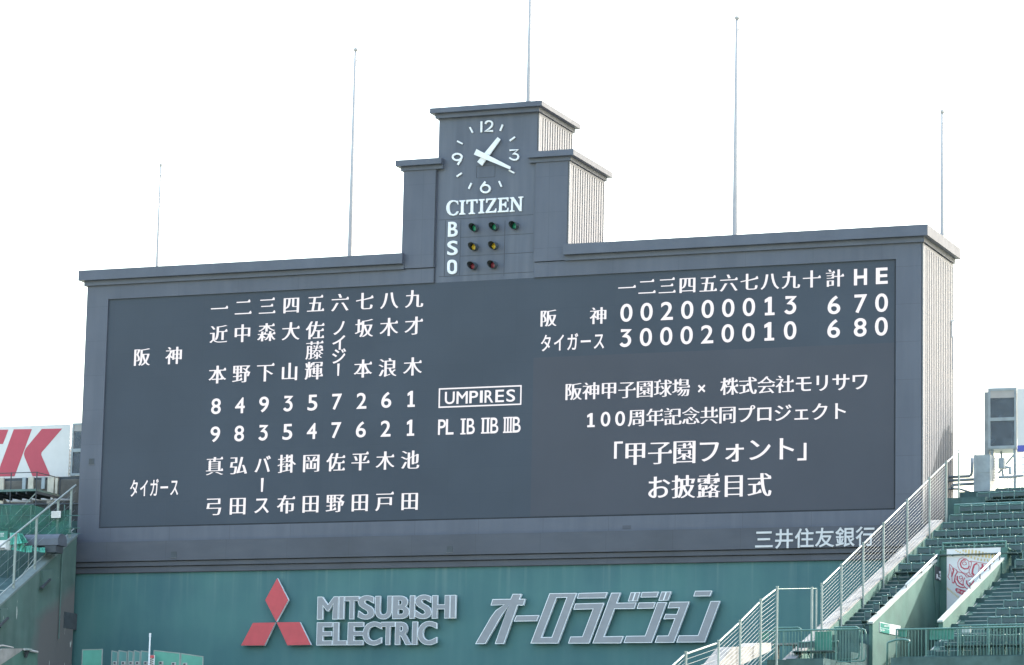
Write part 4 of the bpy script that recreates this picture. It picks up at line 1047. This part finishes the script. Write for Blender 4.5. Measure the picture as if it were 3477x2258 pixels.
for k, (y0, y1) in enumerate(((1225, 985), (1272, None), (1322, None), (1385, None))):
    b = MB(); a_ = RB(278, y0+12, 3.6); 
    if k == 0: q_ = [a_, RB(545, y0, 3.6), RB(572, y0-20, 3.6), RB(580, y0-60, 3.6), RB(584, y1, 3.6)]
    elif k == 1: q_ = [a_, RB(620, y0-6, 3.6)]
    elif k == 2: q_ = [RB(325, 1400, 3.6), RB(325, 1355, 3.6), RB(345, 1338, 3.6), RB(620, y0, 3.6)]
    else: q_ = [RB(240, y0+6, 3.6), RB(420, y0+8, 3.6), RB(560, y0+52, 3.6)]
    b.tube(q_, .055 if k < 3 else .04, 8); o = obj('service_pipe', b, 'steel', None, True)
    tag(o, ['uppermost grey service pipe, bent up beside the cabinet', 'straight grey service pipe, second from the top', 'grey service pipe with a bent-down left end', 'lowest grey service pipe, sagging behind the seats'][k], 'pipe', 'service pipes between cabinet and scoreboard')
ml = thing('mesh_guard', 'pale wire guard and machinery under the mesh cage behind the top seats', 'guard', RB(1000, 1300, 3.4))
for x0_, x1_, y0_, y1_ in ((835, 915, 960, 1280), (1000, 1265, 1190, 1290)):
    p, q = RB(x0_, y0_, 3.4), RB(x1_, y1_, 3.4); b = MB()
    n = 6
    for k in range(n+1):
        x = p.x+(q.x-p.x)*k/n; b.box(x-.008, x+.008, 3.4, 3.416, q.z, p.z)
    m_ = max(3, int((p.z-q.z)/.09))
    for k in range(m_+1):
        z = q.z+(p.z-q.z)*k/m_; b.box(p.x, q.x, 3.418, 3.43, z-.008, z+.008)
    obj('grille', b, 'pole', ml)
b = MB(); p, q = RB(925, 985, 3.8), RB(1000, 1120, 3.8); b.box(p.x, q.x, 3.8, 4.1, q.z, p.z); obj('motor_box', b, 'steel', ml)
b = MB(); b.tube([RB(930, 1240, 3.7), RB(1090, 1235, 3.7), RB(1260, 1215, 3.7)], .05, 8); obj('pipe', b, 'steel', ml)
b = MB(); b.tube([RB(1020, 1110, 3.9), RB(1080, 1110, 3.9), RB(1085, 1200, 3.9)], .06, 8); obj('pipe', b, 'steel', ml)
# ================================================================== LEFT STAND
XW = .16
G0 = SX(264, 1811, XW); SLL = (G0.z-SX(0, 2049, XW).z)/(G0.y-SX(0, 2049, XW).y)
def lz(y, d=0.0): return G0.z+SLL*(y-G0.y)+d
ls = thing('left_stand', 'stained green concrete side wall and dark ramp of the left stand', 'grandstand', (XW-1, -6, -10))
def lsl(b, x0, x1, y0, y1, d0, d1=None, zb=-10.0):
    d1 = d0 if d1 is None else d1
    return b.hexa([Vector(q) for q in ((x0, y0, zb), (x1, y0, zb), (x1, y1, zb), (x0, y1, zb), (x0, y0, lz(y0, d0)), (x1, y0, lz(y0, d1)), (x1, y1, lz(y1, d1)), (x0, y1, lz(y1, d0)))])
b = MB(); lsl(b, XW-.30, XW, -15, -.27, -.02); obj('side_wall', b, 'stained', ls)
b = MB()
b.hexa([Vector(q) for q in ((XW-.34, -15, lz(-15, -.01)), (XW+.03, -15, lz(-15, -.10)), (XW+.03, -.26, lz(-.26, -.10)), (XW-.34, -.26, lz(-.26, -.01)), (XW-.34, -15, lz(-15, .09)), (XW+.03, -15, lz(-15, -.01)), (XW+.03, -.26, lz(-.26, -.01)), (XW-.34, -.26, lz(-.26, .09)))]); obj('coping', b, 'coping', ls)
rl6 = reg(0, 1700, .19405); rl7 = reg(0, 1960, .1928)
YR = -2.6
b = MB(); lsl(b, -14, XW-.35, -15, YR, -.55); obj('ramp', b, 'tread', ls)
b = MB()
y = -13.0
while y < YR-.3:
    b.box(-14, XW-.36, y, y+.03, lz(y, -.55), lz(y, -.51)); y += .85
obj('step_nosing', b, 'nosing', ls)
b = MB(); b.box(-14, XW-.35, YR, 1.0, -10, lz(YR, -.56)); obj('landing', b, 'tread', ls)
# buttress and drip bars on the wall face
def wl(x, y, R_, dx=0.0): return SX(*R_(x, y), XW+dx)
for (pts, R_, lab) in ((((695, 1225), (890, 1200), (880, 1400), (800, 1480), (695, 1560)), rl6, 0), (((-40, 560), (150, 540), (150, 715), (0, 880), (-40, 900)), rl7, 1)):
    b = MB(); b.extrude([wl(x, y, R_) for x, y in pts], Vector((.14, 0, 0))); obj('buttress', b, 'stained', ls)
for p, q, R_ in (((875, 1375), (725, 1530), rl6), ((140, 715), (-20, 870), rl7)):
    b = MB(); b.bar(wl(*p, R_, .17), wl(*q, R_, .17), .10, .07); obj('drip_bar', b, 'dark', ls)
b = MB(); p, q = wl(1130, 605, rl7), wl(1325, 925, rl7); b.box(XW-.02, XW+.012, p.y, -.02, q.z, p.z); obj('shadow_patch', b, 'dark', ls)  # thin dark sheet painted in for a shadow falling on the wall, no recess
# ---- fence on the left wall
lf = thing('post_fence', 'pale post and rail fence climbing the coping of the left stained wall', 'fence', (XW-.1, -5, lz(-5)))
XF = XW-.12
rt_ = [SX(*rl6(x, y), XF) for x, y in ((0, 800), (1300, -250))]
rtf = lambda y: rt_[0].z+(rt_[1].z-rt_[0].z)*(y-rt_[0].y)/(rt_[1].y-rt_[0].y)
b = MB(); p = Vector((XF, -14, rtf(-14))); q = Vector((XF, -.32, rtf(-.32))); b.tube([p, q], .036, 8); obj('top_rail', b, 'rail', lf)
pb = [SX(*rl6(x, y), XF) for x, y in ((110, 1546), (1245, 560))]
b = MB(); b.tube([Vector((XF, -14, lz(-14, .22))), Vector((XF, -.32, lz(-.32, .22)))], .026, 8); obj('bottom_rail', b, 'rail', lf)
for x, y in ((280, 560), (650, 215), (1030, -150), (1262, -370)):
    p = SX(*rl6(x, y), XF); b = MB(); b.bar(Vector((XF, p.y, lz(p.y, -.08))), Vector((XF, p.y, rtf(p.y))), .085, .05); obj('post', b, 'rail', lf)
for k in range(4):
    b = MB(); d_ = .22+(k+1)*.36; b.tube([Vector((XF, -14, lz(-14, d_))), Vector((XF, -.32, lz(-.32, d_)))], .0035, 4); obj('wire', b, 'steel', lf)
p = SX(*rl6(395, 1290), XF); q = SX(*rl6(610, 990), XF)
b = MB(); b.tube([p, q], .012, 6); obj('stay', b, 'rail', lf)
# ---- sign board and cage left of the scoreboard
YA = 3.0
r5 = reg(0, 1420, .24570)
def LB(x, y, yy=YA): return FR(*r5(x, y), yy)
tk = thing('advertising_board', 'white advertising board with huge slanted red letters at the left edge', 'sign', LB(400, 1000))
p, q = LB(968, 82), LB(945, 858); xr = LB(957, 470).x
b = MB(); b.box(xr-4.2, xr, YA, YA+.25, q.z, p.z); obj('panel', b, 'sign', tk)
def TK(c, name='letter'):
    qs = [FR(*r5(x, y), YA-.008) for x, y in c]; b = MB(); cs = [(w_.x, w_.z) for w_ in qs]
    b.prism([cs if area(cs) > 0 else cs[::-1]], Vector((0, YA-.008, 0)), EX, EZ, EN, -.006); obj(name, b, 'signred', tk)
TK([(-260, 165), (115, 157), (40, 355), (-85, 357), (-250, 800), (-480, 800), (-320, 360), (-340, 355)])
TK([(190, 153), (440, 150), (200, 803), (-50, 806)])
TK([(578, 148), (860, 142), (575, 470), (568, 500), (575, 520), (695, 800), (450, 803), (340, 540), (330, 495), (338, 455), (360, 410)])
for k in range(14):
    z = q.z+.15+(p.z-q.z-.3)*k/13; b = MB(); b.box(xr+.02, xr+.05, YA+.02, YA+.06, z, z+.07); obj('edge_clip', b, 'trim', tk)
for x in (-3.5, -2.2, -.9):
    b = MB(); b.box(xr+x, xr+x+.1, YA+.3, YA+.4, -1, q.z+.3); obj('leg', b, 'steel', tk)
cg2 = thing('equipment_cage', 'grey steel mesh cage between the red-lettered board and the scoreboard', 'cage', LB(1060, 1000))
p, q = LB(990, 70), LB(985, 795); x0, x1, z0, z1 = LB(985, 430).x, LB(985, 430).x+1.1, q.z, p.z
for nm, bx in (('frame_post', (x0, x0+.07, z0, z1)), ('frame_post', (x1-.07, x1, z0, z1)), ('frame_bar', (x0+.07, x1-.07, z1-.08, z1)), ('frame_bar', (x0+.07, x1-.07, z0, z0+.09)), ('frame_bar', (x0+.07, x1-.07, LB(1060, 465).z, LB(1060, 420).z))):
    b = MB(); b.box(bx[0], bx[1], YA, YA+.07, bx[2], bx[3]); obj(nm, b, 'steel', cg2)
b = MB(); b.box(x0+.07, x1-.07, YA+.03, YA+.036, z0+.09, LB(1060, 180).z); obj('wire_mesh', b, 'mesh', cg2)
b = MB(); b.box(x0+.07, x1-.07, YA+.02, YA+.05, LB(1060, 178).z, z1-.08); obj('top_panel', b, 'pole', cg2)
b = MB(); b.box(x0-.6, x1, YA+1.0, YA+1.03, z0, z1); obj('back_panel', b, 'dark', cg2)
b = MB(); b.box(LB(1040, 700).x, x1-.1, YA+.3, YA+.8, z0+.1, LB(1060, 640).z); obj('equipment_box', b, 'pole', cg2)
b = MB(); b.box(x0+.02, x0+.12, YA+.05, YA+.15, -1, z0); b.box(x1-.12, x1-.02, YA+.05, YA+.15, -1, z0); obj('leg', b, 'steel', cg2)
# ---- louvred plant screen with cream columns behind
YQ = 2.2
lv = thing('plant_screen', 'brown louvred plant screen with cream columns under the red-lettered board', 'screen wall', LB(500, 1190, YQ))
xl, xr2 = LB(-300, 900, YQ).x, LB(1110, 900, YQ).x; zt0, zb0 = LB(500, 850, YQ).z, LB(500, 1190, YQ).z
b = MB(); b.box(xl, xr2+.3, YQ+.1, YQ+.2, zb0-2.6, zt0+.1); obj('backing', b, 'dark', lv)
b = MB(); n = 22
for k in range(n):
    z = zb0+(zt0-zb0)*k/n; b.box(xl, xr2+.3, YQ+.02, YQ+.07, z, z+.022)
obj('louvres', b, 'louvre', lv)
for x, w_ in ((22, 45), (425, 50), (700, 60), (785, 24)):
    x_ = LB(x, 900, YQ).x; b = MB(); b.box(x_-w_*.0018, x_+w_*.0018*1.6, YQ-.06, YQ+.02, zb0, zt0+.1); obj('column', b, 'cream', lv)
for x in (335, 600):
    x_ = LB(x, 900, YQ).x; b = MB(); b.box(x_-.07, x_+.08, YQ-.04, YQ+.02, LB(335, 985, YQ).z, zt0+.1); obj('grey_panel', b, 'steel', lv)
for pts in (((150, 1108), (190, 1140), (420, 1120), (700, 1125), (980, 1128)), ((-50, 1075), (60, 1080), (110, 1150), (430, 1155))):
    b = MB(); b.tube([LB(x, y, YQ-.25) for x, y in pts], .05, 8); obj('pipe', b, 'pole', lv, True)
b = MB(); b.tube([LB(-50, 1195, YQ-.3), LB(1100, 1185, YQ-.3)], .04, 6); obj('base_rail', b, 'dark', lv)
# ---- dark steel platform with guard rails
YK = -.9
pf = thing('steel_platform', 'dark green steel platform on posts with a thin guard rail below the red letters', 'platform', LB(400, 1500, YK))
def KB(x, y, d_=0.0): return FR(*r5(x, y), YK+d_)
xe = KB(498, 1000).x; zp0, zp1 = KB(480, 1005).z, KB(480, 975).z
b = MB(); b.box(xe-3.4, xe, YK, YK+1.9, zp0, zp1); obj('deck', b, 'frame', pf)
b = MB()
for k in range(9): b.box(xe-3.4+k*.42, xe-3.36+k*.42, YK+.02, YK+1.88, zp0-.10, zp0-.002)
obj('joist', b, 'dark', pf)
for x, d_ in ((150, 0), (505, 0), (770, 1.85), (-180, 0)):
    p = KB(x, 785, d_); pz_ = min(p.x, xe-.03) if d_ else p.x
    b = MB(); b.tube([Vector((p.x if not d_ else xe-.03, YK+d_+.03, -2.6)), Vector((p.x if not d_ else xe-.03, YK+d_+.03, zp1+.66))], .024, 8); obj('post', b, 'dark', pf)
b = MB(); b.tube([Vector((xe-3.4, YK+.03, zp1+.64)), Vector((xe-.03, YK+.03, zp1+.64)), Vector((xe-.03, YK+1.88, zp1+.64))], .018, 6); obj('guard_rail', b, 'dark', pf)
b = MB(); b.bar(Vector((xe-.05, YK+.05, zp0-1.2)), Vector((xe-.05, YK+1.5, zp0-.1)), .03); b.bar(Vector((xe-.05, YK+.05, zp0-.1)), Vector((xe-1.3, YK+.05, zp0-1.3)), .03); obj('brace', b, 'rail', pf)
# ---- green net over scaffolding
YN = -1.7
def NB(x, y, d_=0.0): return FR(*rl6(x, y), YN+d_)
sn = thing('scaffold_frame', 'thin steel scaffold frame behind the green net of the left stand', 'scaffold', NB(550, 560))
for x in (40, 190, 380, 545, 870, 1130):
    p = NB(x, 70, .25); b = MB(); b.tube([Vector((p.x, YN+.25, -2.6)), p], .022, 6); obj('upright', b, 'rail' if x == 545 else 'frame', sn)
for y in (75, 260, 480, 575):
    b = MB(); b.tube([NB(-200, y, .22), NB(1400 if y != 75 else 600, y, .22)], .018, 6); obj('ledger', b, 'frame', sn)
for p, q in (((530, 95), (215, 470)), ((100, 100), (145, 380))):
    b = MB(); b.tube([NB(*p, .1), NB(*q, .1)], .014, 6); obj('diagonal', b, 'rail', sn)
nt_ = MB(); cols = [[NB(x, y0+(y1-y0)*j/5, .12*math.sin(x*.011+j*1.3)) for j in range(6)] for x, y0, y1 in ((-250, 75, 700), (-100, 72, 690), (60, 78, 640), (200, 74, 600), (400, 84, 590), (545, 70, 580), (700, 110, 585), (905, 180, 590), (1060, 185, 590), (1240, 150, 590))]
vs = [[nt_.b.verts.new(p) for p in c] for c in cols]
for a_, c_ in zip(vs, vs[1:]):
    for j in range(5): nt_.b.faces.new((a_[j], a_[j+1], c_[j+1], c_[j]))
tag(obj('safety_net', nt_, 'net', None, True), 'see-through green safety net draped over scaffolding left of the scoreboard', 'net')
b = MB(); p, q = NB(905, 185, -.12), NB(1062, 298, -.12); b.box(p.x, q.x, YN-.14, YN-.12, q.z, p.z); o = tag(obj('notice_sheet', b, 'sign'), 'white notice sheet hung on the green net beside the scoreboard', 'notice')
for k in range(5):
    b = MB(); z = p.z-(p.z-q.z)*(.2+.15*k); b.box(p.x+.03, q.x-.03-.05*(k % 2), YN-.143, YN-.14, z-.006, z+.006); obj('print_line', b, 'pole', o)
# rear terrace rows seen through the net
b = MB()
for k in range(6):
    z = NB(600, 560-k*92).z; b.box(-8, -.12, YN+.5+k*.45, YN+.95+k*.45, -3, z-.25)
tag(obj('rear_terrace', b, 'tread'), 'dark stepped terrace seen through the green net on the left', 'terrace')
# ---- covers and tarpaulins at the head of the ramp
YCV = YR-.05
def CB(x, y, d_=0.0): return FR(*rl6(x, y), YCV+d_)
p, q = CB(415, 578), CB(1010, 775)
b = MB(); n = 10; pr = []
for k in range(n+1):
    a_ = math.pi*k/n; pr.append((math.cos(a_)*.30, math.sin(a_)))
prof = [Vector((p.x, YCV-.3*0+(.35-.35*c_[0]/.3), q.z+(p.z-q.z)*c_[1]**.5)) for c_ in pr]
b.extrude(prof, Vector((q.x-p.x, 0, 0))); t_ = obj('covered_roll', b, 'cover'); tag(t_, 'long grey covered roll lying across the head of the left ramp', 'cover')
b = MB(); p2, q2 = CB(800, 790), CB(985, 905); b.box(p2.x, q2.x, YCV-.05, YCV+.5, q2.z, p2.z); tag(obj('dark_crate', b, 'dark'), 'dark low crate under the right end of the grey roll', 'crate')
def tarp(label, pts, seed, fold=.07):
    random.seed(seed); (xa_, ya_), (xb_, yb_), (xc_, yc_), (xd_, yd_) = pts; nx, ny = 14, 7; vs = []; b = MB()
    for i in range(nx+1):
        col = []
        for j in range(ny+1):
            s_, r_ = i/nx, j/ny
            x = (xa_*(1-s_)+xb_*s_)*(1-r_)+(xd_*(1-s_)+xc_*s_)*r_; y = (ya_*(1-s_)+yb_*s_)*(1-r_)+(yd_*(1-s_)+yc_*s_)*r_
            p = CB(x, y, -.06-.25*r_+fold*math.sin(i*1.7+seed+j*.5)+random.uniform(-.02, .02)); col.append(b.b.verts.new(p))
        vs.append(col)
    for i in range(nx):
        for j in range(ny): b.b.faces.new((vs[i][j], vs[i][j+1], vs[i+1][j+1], vs[i+1][j]))
    return tag(obj('tarpaulin', b, 'tarp', None, True), label, 'tarpaulin', 'green tarpaulins on the left ramp')
tarp('largest bright green tarpaulin, draped at the left end of the grey roll', ((172, 560), (330, 570), (420, 740), (178, 770)), 1)
tarp('green tarpaulin with deep folds hanging over the end of the grey roll', ((315, 575), (390, 575), (500, 735), (420, 740)), 2, .12)
tarp('crumpled green tarpaulin lying on the ramp below the largest one', ((178, 772), (425, 745), (430, 900), (178, 850)), 3, .1)
tarp('small green tarpaulin bundle under the middle of the grey roll', ((440, 790), (565, 785), (560, 900), (450, 905)), 4)
tarp('green tarpaulin strip under the grey roll behind a fence post', ((580, 820), (670, 815), (675, 890), (590, 880)), 5)
tarp('green tarpaulin strip beside the dark crate', ((690, 820), (788, 818), (790, 908), (690, 900)), 6)
# small green sign and white box at the far left
p, q = CB(-260, 545, -.6), CB(128, 690, -.6)
b = MB(); b.box(p.x, q.x, YCV-.62, YCV-.58, q.z, p.z); o = tag(obj('green_sign', b, 'plate'), 'dark green sign with two lines of white characters at the left edge', 'sign')
for tx, x_, y_ in (('化学', 22, 580), ('クスル', 5, 618)):
    for k, ch in enumerate(tx):
        c = FR(*rl6(x_+k*33-(20 if tx == 'クスル' else 0), y_), YCV-.622); b = MB(); putem(b, ch, c.x, c.z, .085, YCV-.624, 1, .02, .02, 0); obj('character', b, 'white', o)
b = MB(); p, q = CB(-200, 698, -.6), CB(100, 850, -.6); b.box(p.x, q.x, YCV-.62, YCV-.2, q.z, p.z); bx = tag(obj('white_box', b, 'sign'), 'white box below the green sign at the left edge', 'box')
b = MB(); b.box(p.x+.02, q.x-.02, YCV-.635, YCV-.62, q.z+.02, q.z+.06); obj('base_strip', b, 'dark', bx)
# ---- pale roof slab and wall lamp at the bottom left corner
XC = 1.5
def CC(x, y, x_=XC): return SX(*rl7(x, y), x_)
wg = thing('lower_wall', 'lower green wall with a pale sloping top at the bottom left corner', 'wall', (XC, -9, -8))
q = [CC(x, y) for x, y in ((-60, 1540), (430, 1262), (660, 1330), (660, 1600), (-60, 1600))]
b = MB(); b.extrude(q, Vector((-.3, 0, 0))); obj('wall_face', b, 'gwall', wg)
q = [CC(-60, 1262), CC(430, 1262), CC(-60, 1580)]; q = [CC(x, y) for x, y in ((-60, 1590), (438, 1255), (50, 1255), (-60, 1300))]
b = MB(); b.extrude([p+Vector((.012, 0, 0)) for p in q], Vector((-.05, 0, 0))); obj('sloping_top', b, 'concrete', wg)
b = MB(); b.tube([CC(-40, 1215), CC(50, 1200), CC(230, 1240)], .03, 6); b.tube([CC(430, 1270, XC+.1), CC(660, 1318, XC+.1)], .045, 8); obj('pipe', b, 'pole', wg)
lt = thing('wall_lamp', 'small wall floodlight on the pale sloping top at the bottom left', 'lamp', CC(465, 1420, XC+.1))
b = MB(); p = CC(492, 1275, XC+.15); b.ob(p+Vector((-.1, -.16, -.03)), Vector((.2, 0, 0)), Vector((0, .3, 0)), Vector((0, 0, .07))); obj('head', b, 'nosing', lt)
b = MB(); b.bar(p+Vector((0, 0, -.03)), CC(450, 1410, XC+.05), .08); b.bar(p+Vector((0, .1, -.03)), CC(430, 1340, XC+.05), .04); obj('bracket', b, 'dark', lt)
# ================================================================== THINGS AT THE FOOT OF THE GREEN WALL
YG = -3.0
rg = reg(260, 2120, .19328)
def GB(x, y, d_=0.0): return FR(*rg(x, y), YG+d_)
def padboard(label, x0, y0, x1, y1, m_, d_=0.0, win=None, dark=.03):
    """a padded board: cloth in a thin frame; y0,y1 = top left / top right in the picture"""
    a_, c_ = GB(x0, y0, d_), GB(x1, y1, d_); zb = -6.6
    t_ = thing('padded_board', label, 'board', ((a_.x+c_.x)/2, YG+d_, -8.0), 'green padded boards below the backscreen wall')
    def q4(i, w_=0.0, dy=0.0): return [Vector((a_.x+i, a_.y+dy, zb)), Vector((c_.x-i, c_.y+dy, zb)), Vector((c_.x-i, c_.y+dy, c_.z-i)), Vector((a_.x+i, a_.y+dy, a_.z-i))]
    b = MB(); b.extrude(q4(.035), Vector((0, .05, 0))); obj('padding', b, m_, t_)
    b = MB(); b.bar(Vector((a_.x+.017, a_.y+.01, -8)), Vector((a_.x+.017, a_.y+.01, a_.z)), .034); b.bar(Vector((c_.x-.017, c_.y+.01, -8)), Vector((c_.x-.017, c_.y+.01, c_.z)), .034)
    b.bar(Vector((a_.x+.035, a_.y+.01, a_.z-.017)), Vector((c_.x-.035, c_.y+.01, c_.z-.017)), .034); obj('frame', b, 'rail', t_)
    if win:
        for wx, wy in win:
            p = GB(wx, wy, d_); b = MB(); b.box(p.x-.09, p.x+.09, YG+d_-.015, YG+d_-.001, p.z-.06, p.z+.06); w_ = obj('window', b, 'pole', t_)
            b = MB(); b.box(p.x-.06, p.x+.03, YG+d_-.02, YG+d_-.0155, p.z-.035, p.z+.035); obj('pane', b, 'dark', w_)
    return t_
padboard('bright green padded board standing alone at the left', 98, 440, 460, 430, 'padding')
for i, (x0, x1, m_) in enumerate(((615, 728, 'padding_dark'), (738, 895, 'padding_dark'), (905, 1003, 'padding_dark'), (1008, 1125, 'padding_dark'), (1130, 1290, 'padding_dark'))):
    padboard(f'{ordn[i]} dark green board from the left in the row below the emblem', x0, 460-(i % 2)*6, x1, 478, m_, .3-.02*i, ((x0+.55*(x1-x0), 680),))
padboard('wider bright green padded board beside the white pole', 1355, 452, 1822, 500, 'padding', -.2, ((1485, 680), (1708, 695)))
padboard('bright green padded board at the right end of the row', 1830, 505, 2230, 560, 'padding', -.2, ((1905, 705),))
t_ = thing('white_pole', 'slim white pole with a cap rising in front of the green boards', 'pole', Vector((GB(1285, 700, -.5).x, YG-.5, -8)))
p = GB(1293, 165, -.5); b = MB(); b.tube([Vector((p.x-.01, YG-.5, -8)), p], .03, 8); obj('shaft', b, 'trim', t_)
b = MB(); b.tube([p-UP*.12, p+UP*.02], .042, 8); obj('cap', b, 'white', t_)
p, q = GB(1292, 540, -.45), GB(1370, 760, -.45)
b = MB(); b.ob(Vector((p.x, YG-.45, q.z)), Vector((q.x-p.x, -.02, 0)), Vector((0, .01, 0)), UP*(p.z-q.z)); o = tag(obj('small_placard', b, 'sign'), 'small white placard with a red top beside the white pole', 'placard')
b = MB(); c = GB(1300, 548, -.47); b.ob(Vector((p.x+.005, YG-.485, p.z-.11)), Vector((.17, 0, 0)), Vector((0, .008, 0)), UP*.10); obj('red_corner', b, 'red', o)
for k in range(4):
    b = MB(); z = p.z-.17-.07*k; b.bar(Vector((p.x+.03, YG-.482, z)), Vector((p.x+.16, YG-.482, z+.05)), .018); obj('scribble', b, 'dark', o)
